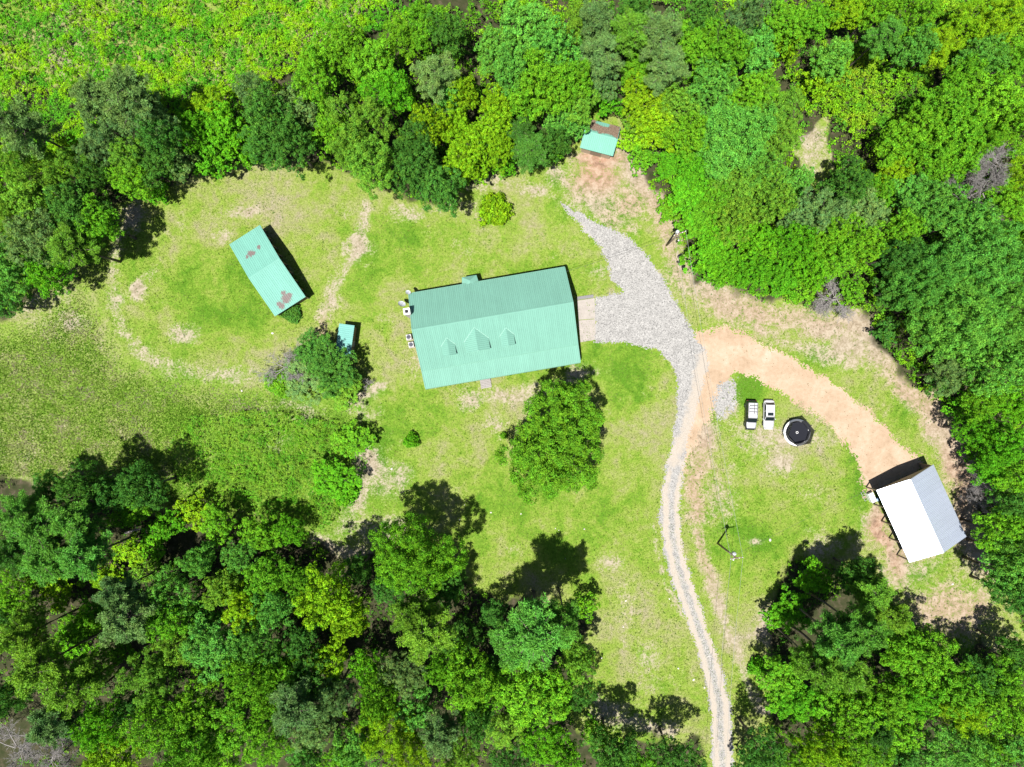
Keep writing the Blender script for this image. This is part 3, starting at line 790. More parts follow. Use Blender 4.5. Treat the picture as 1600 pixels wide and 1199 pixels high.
STANDS = {'TL': 'woods left of the green barn', 'TM': 'woods above the house lawn', 'TR': 'woods beside the litter-covered shed',
          'FR': 'the upper right woods', 'R': 'woods right of the dirt track', 'BR': 'woods below the pole barn',
          'BM': 'woods below the lawn', 'BL': 'the lower left woods'}
LIST = '''
TL 22 190 46 pine grey 22|TL 150 155 40 pine grey 19|TL 205 150 48 pine grey 20|TL 240 185 34 fine grey 17|TL 175 205 36 fine grey 15|TL 255 215 30 broad dark 14
TL 205 250 32 fine olive 13|TL 250 255 32 broad dark 14|TL 210 285 30 broad mid 11|TL 245 303 17 sapling vivid 5|TL 150 245 32 fine grey 13|TL 100 262 36 fine olive 14
TL 45 265 36 fine olive 15|TL 275 250 26 broad grey 13|TL 100 235 22 sapling yel 8|TL 150 275 26 broad dark 12|TL 55 320 38 broad olive 15|TL 120 330 46 broad dark 15
TL 158 352 30 broad mid 12|TL 60 372 44 fine grey 17|TL 110 385 40 pine olive 16|TL 15 345 36 fine olive 17|TL 20 430 36 broad blue 16|TL 72 425 34 broad vivid 13|TL 15 400 30 fine dark 16
TL -5 300 34 broad mid 15|TL 4 475 26 broad dark 12|TL 88 400 24 fine dark 12
TM 305 205 26 broad vivid 11|TM 348 200 36 broad vivid 12|TM 338 245 30 sapling vivid 8|TM 378 230 24 sapling vivid 8|TM 330 165 26 fine yel 10|TM 395 145 30 fine grey 13|TM 425 185 38 broad dark 15|TM 455 225 42 broad dark 15
TM 412 232 32 fine dark 13|TM 470 175 36 broad grey 13|TM 490 140 34 broad mid 13|TM 500 95 36 broad mid 12|TM 535 70 34 broad mid 11|TM 520 205 34 broad mid 13|TM 560 190 46 fine olive 16
TM 580 255 46 fine olive 16|TM 545 235 34 fine olive 14|TM 585 105 44 broad mid 14|TM 612 150 34 broad vivid 14|TM 655 215 34 broad dark 15|TM 650 265 44 broad dark 15|TM 690 295 36 broad dark 14
TM 640 245 28 fine dark 13|TM 682 110 38 pine grey 17|TM 668 38 34 broad mid 12|TM 700 60 30 broad dark 14|TM 628 60 30 fine mid 12|TM 700 150 28 broad blue 13|TM 672 195 28 broad yel 12
TM 720 150 30 broad yel 13|TM 718 200 28 broad yel 12|TM 725 245 34 broad yel 12|TM 775 165 30 broad yel 13|TM 772 205 34 broad yel 13|TM 780 235 26 broad yel 11|TM 760 225 22 sapling blue 9
TM 740 258 24 sapling yel 8|TM 820 45 44 broad blue 16|TM 775 80 30 broad blue 13|TM 800 110 36 broad blue 14|TM 868 85 42 broad blue 15|TM 845 140 46 broad mid 15|TM 890 130 38 broad mid 15|TM 815 160 26 broad mid 13
TM 830 235 34 pine dark 13|TM 812 210 26 pine dark 12|TM 862 225 26 broad dark 11|TM 905 160 34 fine olive 14|TM 880 190 26 broad blue 11|TM 868 232 17 sapling mid 6|TM 905 195 19 sapling blue 7|TM 790 262 17 sapling vivid 5
TM 930 30 36 pine grey 18|TM 945 85 38 pine grey 18|TM 985 50 40 pine olive 18|TM 905 40 32 fine olive 14|TM 940 130 28 fine grey 13|TM 950 160 22 sapling vivid 8
TR 1030 50 42 pine grey 18|TR 1045 105 38 pine grey 17|TR 1000 110 30 broad mid 13|TR 990 15 30 broad dark 14|TR 1005 165 38 broad yel 13|TR 1030 205 34 broad yel 11|TR 1000 195 24 sapling olive 8|TR 1060 170 34 broad olive 13
TR 1095 30 34 broad dark 14|TR 1085 75 34 broad mid 14|TR 1130 85 38 broad mid 14|TR 1182 80 36 broad blue 15|TR 1112 130 36 broad blue 14|TR 1228 40 38 broad mid 14|TR 1165 25 30 fine grey 15|TR 1235 70 20 sapling yel 8
TR 1140 215 60 big blue 15|TR 1075 215 34 broad mid 13|TR 1180 150 34 broad mid 14|TR 1215 165 40 fine olive 14|TR 1220 215 32 fine olive 12|TR 1160 290 40 broad olive 13|TR 1195 275 26 broad blue 12|TR 1050 255 28 broad vivid 9
TR 1085 262 32 broad vivid 11|TR 1080 305 34 broad vivid 11|TR 1115 315 34 broad mid 12|TR 1150 345 38 broad olive 12|TR 1085 350 28 broad mid 10|TR 1115 375 32 broad vivid 10|TR 1205 315 34 broad olive 13|TR 1185 375 34 broad vivid 11
TR 1100 405 30 sapling vivid 7|TR 1135 415 36 broad vivid 8|TR 1180 425 34 broad vivid 9|TR 1225 435 32 broad vivid 9|TR 1235 380 34 broad vivid 12|TR 1245 285 26 broad blue 10|TR 1250 455 22 sapling mid 6|TR 1265 420 30 broad vivid 10|TR 1300 405 30 broad mid 12
FR 1322 15 36 broad yel 14|FR 1268 35 30 broad mid 13|FR 1300 95 34 broad blue 15|FR 1385 50 30 pine blue 15|FR 1370 15 28 broad mid 14|FR 1430 30 34 broad mid 13|FR 1430 75 28 broad blue 13|FR 1275 130 26 sapling yel 8
FR 1465 75 30 fine yel 11|FR 1510 40 34 fine yel 11|FR 1560 30 38 fine yel 12|FR 1530 95 34 broad blue 13|FR 1580 95 34 fine mid 12|FR 1500 120 26 broad mid 11|FR 1475 165 38 broad mid 15|FR 1440 205 36 broad mid 15
FR 1400 225 32 broad mid 14|FR 1495 205 40 broad mid 15|FR 1450 245 38 broad mid 15|FR 1555 165 42 broad mid 14|FR 1590 200 34 broad mid 13|FR 1500 250 32 broad mid 13|FR 1395 275 28 broad yel 12|FR 1535 225 28 broad mid 13
FR 1552 262 36 dead ash 13|FR 1528 305 36 dead ash 12.5|FR 1590 280 30 broad yel 11|FR 1285 330 38 fine grey 13|FR 1350 335 44 fine grey 14|FR 1320 290 34 broad dark 13|FR 1245 345 28 fine grey 12|FR 1420 305 34 broad blue 13
FR 1460 325 38 broad blue 14|FR 1505 345 36 broad blue 14|FR 1565 335 40 broad mid 13|FR 1595 370 30 broad mid 13|FR 1405 360 32 broad mid 13|FR 1340 385 34 broad mid 12|FR 1290 370 30 broad mid 11|FR 1370 300 24 broad mid 12
R 1452 425 48 big blue 17|R 1530 410 60 big blue 18|R 1495 500 62 big blue 18|R 1565 500 56 big blue 17|R 1400 400 30 broad dark 13|R 1445 480 36 broad blue 15|R 1590 430 36 broad blue 16|R 1395 455 28 broad dark 12
R 1555 575 38 broad blue 15|R 1510 560 30 broad blue 13|R 1595 570 30 broad blue 15|R 1480 585 30 fine grey 11|R 1530 625 30 broad mid 12|R 1575 630 36 broad vivid 13|R 1525 672 30 broad vivid 11|R 1565 695 40 broad vivid 13
R 1545 735 28 broad vivid 11|R 1530 752 20 dead ash 6|R 1590 745 32 broad mid 13|R 1575 785 28 broad dark 12|R 1532 785 18 dead ash 6|R 1562 830 36 broad mid 12|R 1592 870 34 broad blue 14|R 1570 895 34 broad blue 12|R 1588 930 32 broad dark 12|R 1595 815 24 broad mid 12
R 1465 600 18 sapling dark 5|R 1502 640 22 sapling vivid 6|R 1526 706 20 sapling vivid 5|R 1385 520 20 sapling dark 5|TR 988 218 22 sapling yel 6|TR 1003 250 20 sapling mid 6|TR 1045 330 18 sapling mid 5|R 1305 468 34 dead ash 4|R 1330 450 22 sapling mid 6
BR 1310 1000 46 pine blue 23|BR 1345 985 38 pine blue 23|BR 1318 1048 44 pine olive 22|BR 1280 1040 34 pine olive 21|BR 1365 925 36 pine olive 16|BR 1345 895 26 broad dark 11|BR 1235 955 30 broad vivid 8|BR 1270 905 30 broad vivid 9
BR 1215 965 20 sapling vivid 5|BR 1400 965 28 pine olive 16|BR 1320 905 26 broad dark 10|BR 1405 1010 34 broad mid 13|BR 1440 1030 42 broad mid 14|BR 1480 1075 46 broad mid 14|BR 1430 1080 36 broad vivid 14|BR 1500 1115 34 fine yel 13
BR 1183 1043 15 bush vivid 2|BR 1220 1060 34 broad mid 11|BR 1245 1095 38 broad vivid 13|BR 1290 1095 36 broad mid 13|BR 1340 1110 44 broad mid 14|BR 1385 1090 34 broad mid 14|BR 1370 1145 28 pine dark 16|BR 1330 1165 38 broad mid 14
BR 1285 1165 36 broad yel 14|BR 1400 1140 34 broad mid 14|BR 1395 1190 34 broad dark 14|BR 1440 1180 38 broad blue 14|BR 1500 1170 42 broad blue 15|BR 1555 1060 36 broad mid 13|BR 1570 1110 40 broad mid 14|BR 1590 1160 40 broad blue 14
BR 1545 1165 30 broad mid 13|BR 1528 1052 26 broad dark 11|BR 1590 1040 30 broad dark 12|BR 1190 1175 34 broad dark 12|BR 1240 1180 30 broad mid 13|BR 1170 1195 22 sapling dark 8|BR 1580 1012 24 broad dark 12
BM 645 870 62 big mid 18|BM 610 915 30 broad dark 12|BM 668 985 48 pine olive 20|BM 640 960 36 pine olive 19|BM 840 985 62 pine blue 22|BM 800 1010 40 pine blue 19|BM 885 975 34 pine blue 21|BM 905 1030 32 broad olive 14
BM 830 1075 50 broad mid 15|BM 870 1070 38 broad mid 15|BM 735 1060 46 broad mid 15|BM 745 1090 34 broad mid 14|BM 632 1050 36 fine grey 15|BM 575 1045 32 broad vivid 13|BM 590 1090 34 broad mid 14|BM 648 1110 36 broad blue 14
BM 600 1140 40 fine yel 15|BM 640 1175 34 fine yel 15|BM 690 1150 38 pine grey 18|BM 745 1125 30 broad dark 13|BM 790 1135 34 fine olive 13|BM 850 1150 36 broad vivid 13|BM 880 1185 32 broad mid 13|BM 720 1190 34 fine olive 15
BM 800 1190 30 broad dark 13|BM 955 1175 34 broad dark 12|BM 990 1195 30 broad mid 12|BM 1050 1185 34 broad dark 12|BM 700 920 30 broad dark 11|BM 720 1000 30 broad dark 12|BM 770 960 24 fine dark 10|BM 910 1080 24 broad dark 11|BM 915 950 20 sapling mid 6
BM 560 1170 34 broad blue 14|BM 690 1040 26 broad mid 13|BM 780 1050 26 broad dark 12|BM 935 1150 24 sapling mid 7
BL 200 862 24 sapling yel 5|BL 238 852 24 sapling vivid 5|BL 168 903 26 sapling yel 5|BL 148 958 24 sapling vivid 5|BL 20 925 30 broad mid 12|BL 108 1003 26 sapling vivid 6|BL 228 892 22 sapling olive 5|BL 8 960 26 broad dark 11|BL 60 905 24 sapling yel 6|BL 180 1010 26 sapling mid 6|BL 512 930 50 broad yel 17|BL 545 960 34 broad yel 15|BL 380 950 38 broad yel 16|BL 420 905 34 broad mid 13|BL 355 920 32 broad olive 15|BL 430 950 30 broad blue 14|BL 470 905 24 broad mid 11|BL 560 890 26 fine dark 10
BL 60 830 46 pine blue 19|BL 115 815 42 pine blue 18|BL 25 800 38 pine blue 17|BL 130 870 46 pine blue 19|BL 70 880 40 pine blue 18|BL 15 870 36 pine dark 18|BL 175 770 36 broad dark 14|BL 225 760 36 broad dark 13|BL 130 755 34 broad dark 13
BL 80 760 28 broad dark 12|BL 205 800 26 broad mid 10|BL 260 820 24 sapling vivid 6|BL 300 800 28 sapling yel 6|BL 340 820 30 broad mid 9|BL 200 965 48 pine grey 20|BL 180 925 34 pine grey 18|BL 270 925 34 broad blue 15
BL 265 965 38 broad mid 15|BL 340 1005 50 broad blue 17|BL 400 1000 34 broad blue 14|BL 280 1010 32 broad olive 14|BL 395 1055 38 broad mid 15|BL 440 1040 30 broad mid 14|BL 60 1050 46 pine olive 20|BL 30 1000 34 pine olive 18
BL 110 1085 42 pine olive 19|BL 80 1130 40 pine grey 19|BL 45 970 28 broad olive 13|BL 230 1060 38 fine olive 16|BL 160 1130 36 broad vivid 14|BL 180 1180 40 broad yel 14|BL 250 1130 46 broad mid 16|BL 310 1100 40 broad mid 16|BL 300 1165 46 broad mid 16
BL 360 1130 44 broad mid 16|BL 350 1180 36 broad mid 15|BL 460 1110 44 pine grey 19|BL 420 1160 38 fine mid 16|BL 490 1140 34 fine grey 15|BL 480 1060 34 broad dark 13|BL 470 1000 30 broad dark 12|BL 515 1030 32 broad yel 14
BL 520 1090 30 fine grey 14|BL 540 1185 34 broad mid 14|BL 480 1190 32 broad blue 14|BL 420 1100 26 broad mid 14|BL 205 1100 26 broad dark 13|BL 30 1165 44 dead ash 9|BL 85 1185 34 dead ash 8|BL 130 975 28 broad mid 11|BL 90 930 26 sapling yel 6
BL 150 1040 28 fine olive 15|BL 15 1090 30 broad dark 15|BL 405 835 30 broad mid 9|BL 450 830 26 broad vivid 9|BL 375 870 30 broad blue 11|BL 310 875 28 broad blue 11|BL 325 955 24 broad blue 12
'''
for part in LIST.replace('\n', '|').split('|'):
    q = part.split()
    if len(q) == 7: tree(float(q[1]), float(q[2]), float(q[3]), q[4], q[5], float(q[6]), q[0])

# trees and shrubs standing on the lawn, each told apart by its place
yt = tree(868, 697, 76, 'yard', 'mid', 14, label='large spreading green tree on the lawn in front of the house', pick=0, rz=0.0)
yt.children[0].color = (.102, .262, .012, 1); yt.children[1].color = (.102, .262, .012, 1)
yt.scale = (yt.scale[0] * .98, yt.scale[1] * 1.12, yt.scale[2])
tree(773, 327, 28, 'bush', 'yel', 4.2, label='round yellow-green ornamental bush alone on the lawn above the house', pick=1)
tree(643, 689, 13, 'bush', 'vivid', 2.2, label='small lone vivid green shrub on the lawn left of the large yard tree')
tree(787, 681, 6, 'bush', 'mid', 1.4, label='tiny shrub at the left edge of the large yard tree')
tree(522, 578, 36, 'broad', 'dark', 7.0, label='dark broadleaf tree overhanging the small green-roofed shed', pick=2)
tree(495, 552, 30, 'broad', 'dark', 5.5, label='dark green tree left of the small green-roofed shed', pick=4)
tree(534, 608, 30, 'broad', 'olive', 5.0, label='olive tree just below the small green-roofed shed', pick=0)
tree(478, 592, 36, 'fine', 'grey', 4.5, label='grey-green leafy thicket at the left of the small shed trees', pick=1)
tree(446, 575, 30, 'dead', 'ash', 4.2, label='bare grey thicket at the left end of the small shed trees')
tree(437, 598, 24, 'bush', 'mid', 1.8, label='low green bush under the bare grey thicket left of the small shed')
tree(550, 690, 28, 'broad', 'mid', 4.5, label='green shrubby tree at the lawn edge below the small shed', pick=3)
tree(520, 745, 30, 'broad', 'vivid', 5.5, label='vivid green shrubby tree above the yellow-green trees of the lower left woods', pick=2)
tree(540, 770, 22, 'bush', 'vivid', 2.6, label='low bright bush right of the vivid shrubby trees at the weed patch')
tree(455, 488, 17, 'bush', 'dark', 1.6, label='dark weedy bush against the lower eave of the green barn')
tree(575, 600, 9, 'dead', 'ash', 1.8, label='small leafless bush right below the small shed trees')

ORD = ['first', 'second', 'third', 'fourth', 'fifth', 'sixth', 'seventh', 'eighth', 'ninth', 'tenth', 'eleventh', 'twelfth', 'thirteenth', 'fourteenth',
       'fifteenth', 'sixteenth', 'seventeenth', 'eighteenth', 'nineteenth', 'twentieth']
cls = {}
for T in TREES:
    if T['label']: T['o']['label'] = T['label']
    else: cls.setdefault((T['stand'], T['kind'], T['colour']), []).append(T)
for (st, kd, co), L in cls.items():
    L.sort(key=lambda T: T['px'])
    for i, T in enumerate(L):
        kn = KNAME[kd] if kd != 'dead' else 'dead tree'
        s = 'only %s %s in %s' % (CNAME[co], kn, STANDS[st]) if len(L) == 1 else \
            '%s %s, %s from left in %s' % (CNAME[co], kn, ORD[i], STANDS[st])
        T['o']['label'] = s; T['o']['group'] = 'trees of ' + STANDS[st]

# ------------------------------------------------------------------ uncountable growth
def scatter(poly, dens, r=rng):
    xs = [p[0] for p in poly]; ys = [p[1] for p in poly]
    x0, x1, y0, y1 = max(min(xs), -92), min(max(xs), 92), max(min(ys), -70), min(max(ys), 70)
    n = int((x1 - x0) * (y1 - y0) * dens)
    x = r.uniform(x0, x1, n); y = r.uniform(y0, y1, n)
    k = inside(poly, x, y)
    return x[k], y[k]

def growth(name, polys, dens, hmin, hmax, k, rad, size, cols, label, spot=3.0, keep=None, seed=5):
    r = np.random.default_rng(seed)
    X = []; Y = []
    for p in polys:
        a, b = scatter(p, dens, r); X.append(a); Y.append(b)
    x = np.concatenate(X); y = np.concatenate(Y)
    if keep is not None:
        m = keep(x, y); x, y = x[m], y[m]
    hn = fnoise(x, y, 0.35, seed + 1); hh = hmin + (hmax - hmin) * np.clip((hn - .25) * 2, 0, 1) * (0.6 + 0.4 * r.random(len(x)))
    c = np.stack([x, y, hgt(x, y) + hh], -1)
    d = unit(np.stack([r.normal(size=len(x)) * .5, r.normal(size=len(x)) * .5, np.ones(len(x))], -1))
    v, t = leaf_clumps(c, d, k, rad * (0.7 + 0.6 * r.random(len(x))), size, r=r)
    m = np.clip((fnoise(x, y, 1 / spot, seed + 2) - .3) * 2.5, 0, 0.999) * (len(cols) - 1)
    i = m.astype(int); f = (m - i)[:, None]; C = np.array(cols)
    base = C[i] * (1 - f) + C[np.minimum(i + 1, len(cols) - 1)] * f
    col = t * np.repeat(base, k, 0)
    o = link(name, np_mesh(name, v.reshape(-1, 3), 4, M_LEAF, col))
    o.color = (1, 1, 1, 1)
    return tag(o, label, name.replace('_', ' '), kind='stuff')

not_built = []
growth('scrub', [W_SC], 8.0, 0.2, 2.8, 17, 0.34, 0.19, [(0.060, 0.25, 0.010), (0.125, 0.345, 0.006), (0.20, 0.385, 0.006), (0.135, 0.355, 0.006), (0.075, 0.28, 0.012)],
       'bright yellow-green young regrowth filling the upper left corner', spot=4.5, seed=31)
growth('thicket', [W_SCR, W_SCRR], 6.5, 0.4, 3.4, 17, 0.36, 0.2, [(0.08, 0.255, 0.014), (0.145, 0.315, 0.012), (0.195, 0.33, 0.014)],
       'yellow-green low thicket in gaps of the upper right woods', spot=5.0, seed=33)
growth('shade_tinted_undergrowth', [W_FBL, W_FBR], 1.5, 0.1, 2.2, 13, 0.45, 0.24, [(0.04, 0.13, 0.010), (0.07, 0.20, 0.010), (0.12, 0.29, 0.008), (0.05, 0.16, 0.012)],  # leaf colours darkened to paint in the shade of the canopy gaps
       'tangled undergrowth with shade put into its colour, beneath the lower woods', spot=8.0, seed=36, keep=lambda x, y: fnoise(x, y, .13, 78) > .38)
growth('undergrowth', [W_FT], 2.6, 0.2, 4.0, 14, 0.48, 0.25, [(0.055, 0.175, 0.010), (0.10, 0.28, 0.008), (0.16, 0.35, 0.008), (0.075, 0.235, 0.014)],
       'tangled green undergrowth beneath the upper and right woods', spot=6.0, keep=lambda x, y: ~inside(W_CL, x, y) & ~inside(W_SC, x, y) & (fnoise(x, y, .16, 77) > .30), seed=35)
growth('weed_patch', [W_WEED], 10, 0.02, 1.9, 12, 0.26, 0.15, [(0.075, 0.23, 0.012), (0.12, 0.29, 0.014), (0.16, 0.29, 0.026), (0.085, 0.27, 0.012)],
       'rank green weed patch left of the lawn, below the small shed', seed=37)

def weed_keep(x, y):
    return ~in_forest(x, y) & ~inside(W_GRAV, x, y) & ~inside(W_DIRT, x, y) & ~inside(W_SC, x, y) & (fnoise(x, y, .12, 91) > .44)
growth('lawn_weeds', [[(-90, -68), (90, -68), (90, 68), (-90, 68)]], 0.9, 0.02, 0.12, 7, 0.15, 0.11, [(0.05, 0.14, 0.010), (0.09, 0.19, 0.012), (0.17, 0.19, 0.05), (0.07, 0.17, 0.012)],
       'scattered low weed tufts across the lawn', seed=39, keep=weed_keep)

def grass(name, poly, dens, hb, wb, cols, label, keep, seed):
    r = np.random.default_rng(seed)
    x, y = scatter(poly, dens, r)
    m = keep(x, y); x, y = x[m], y[m]
    n = len(x); an = r.random(n) * 6.28
    s = np.stack([np.cos(an), np.sin(an), np.zeros(n)], -1)
    ln = np.stack([r.normal(size=n), r.normal(size=n), np.zeros(n)], -1) * 0.6
    hh = hb * (0.5 + r.random(n))[:, None]; ww = wb * (0.6 + 0.8 * r.random(n))[:, None]
    b = np.stack([x, y, hgt(x, y) - 0.01], -1)
    v = np.stack([b - s * ww, b + s * ww, b + ln * hh + np.array([0, 0, 1.0]) * hh], 1)
    f = fnoise(x, y, 0.5, seed + 1); C = np.array(cols)
    q = np.clip((f - .3) * 2.5 + r.normal(size=n) * .25, 0, .999) * (len(cols) - 1); i = q.astype(int); w = (q - i)[:, None]
    col = (C[i] * (1 - w) + C[i + 1] * w) * (0.75 + 0.5 * r.random((n, 1)))
    o = link(name, np_mesh(name, v.reshape(-1, 3), 3, M_GRASS, col)); o.color = (1, 1, 1, 1)
    return tag(o, label, name.replace('_', ' '), kind='stuff')

WHOLE = [(-90, -68), (90, -68), (90, 68), (-90, 68)]
def lawn_keep(x, y):
    b, l, r_ = masks(x, y)
    dc = dist_poly([P(*p) for p in [(1048, 790), (1049, 830), (1060, 890), (1084, 960), (1108, 1030), (1124, 1100), (1131, 1260)]], x, y)
    mid_ = (dc < .45) & (rng.random(len(x)) < .7)
    return ~in_forest(x, y) & (~inside(W_GRAV, x, y) | mid_) & ~inside(W_DIRT, x, y) & (b + (rng.random(len(x)) - .5) * .3 < 0.42) & ~inside(W_MEAD, x, y) & ~inside(W_SC, x, y)
grass('lawn_grass', WHOLE, 42, 0.12, 0.05, [(0.085, 0.175, 0.012), (0.150, 0.230, 0.026), (0.21, 0.24, 0.07)], 'short patchy lawn grass around the house and drive', lawn_keep, 51)
grass('meadow_grass', W_MEAD, 60, 0.28, 0.06, [(0.085, 0.20, 0.013), (0.145, 0.27, 0.022), (0.205, 0.28, 0.055), (0.29, 0.27, 0.165)], 'taller rough meadow grass at the left',
      lambda x, y: ~in_forest(x, y) & ~inside(W_WEED, x, y) & (soft_inside(W_MEAD, x, y, 5.0) - .5 > rng.random(len(x)) * .45), 53)

# ------------------------------------------------------------------ buildings
def frame_mat(o, x, y, z):
    m = Matrix((x, y, z)).transposed().to_4x4(); m.translation = Vector(o); return m

PANELS = {}
def panel_mesh(w, L, mat, ribs=3):
    key = (round(w, 3), round(L, 3), mat.name)
    if key in PANELS: return PANELS[key]
    prof = [(0, 0)]
    for i in range(ribs):
        c = w * (i + 0.5) / ribs
        prof += [(c - 0.05, 0), (c - 0.022, 0.036), (c + 0.022, 0.036), (c + 0.05, 0)]
    prof += [(w - 0.006, 0)]
    g = G()
    for x, z in prof: g.v += [(x, 0, z), (x, L, z)]
    for i in range(len(prof) - 1): g.f.append((2 * i, 2 * i + 2, 2 * i + 3, 2 * i + 1))
    PANELS[key] = g.mesh('roof_panel', mat)
    return PANELS[key]

def slope(parent, a, b, c, mat, width=0.914, ribs=3, lift=0.03):
    """panels over the rectangle: eave from a to b, ridge end c above a (all in the parent's space)"""
    a, b, c = Vector(a), Vector(b), Vector(c)
    x = (b - a); L = x.length; x.normalize()
    y = (c - a); y -= x * y.dot(x); H = y.length; y.normalize(); z = x.cross(y)
    if z.z < 0: x = -x; a = b; z = x.cross(y)
    n = max(1, round(L / width)); w = L / n
    me = panel_mesh(w, H, mat, ribs)
    for i in range(n):
        o = link('roof_panel', me, parent)
        o.matrix_basis = frame_mat(a + x * (w * i) + z * lift, x, y, z)

def local(root_xy, ang):
    ca, sa = math.cos(ang), math.sin(ang)
    return lambda x, y: ((x - root_xy[0]) * ca + (y - root_xy[1]) * sa, -(x - root_xy[0]) * sa + (y - root_xy[1]) * ca)

def slab(g, quad, th):
    """roof deck: quad of 3-D points given thickness downwards"""
    g.prism(quad, (0, 0, -th))

def window(parent, c, w, h, axis, out):
    """axis 'x' = wall running along local x, out = +-1 side it faces"""
    f = G()
    s = (lambda dx, dz, t, ww, hh: f.box((c[0] + dx, c[1] + out * t, c[2] + dz), (ww, 0.06, hh))) if axis == 'x' else \
        (lambda dx, dz, t, ww, hh: f.box((c[0] + out * t, c[1] + dx, c[2] + dz), (0.06, ww, hh)))
    s(-w / 2, 0, .03, .09, h); s(w / 2, 0, .03, .09, h); s(0, h / 2 + .045, .03, w + .09, .09); s(0, -h / 2 - .045, .03, w + .09, .09); s(0, 0, .03, w - .09, .05)
    o = f.build('window', M_WHITE, parent)
    p = G()
    if axis == 'x': p.box((c[0], c[1] + out * .012, c[2]), (w - .09, .02, h))
    else: p.box((c[0] + out * .012, c[1], c[2]), (.02, w - .09, h))
    p.build('pane', M_GLASS, o)
    return o

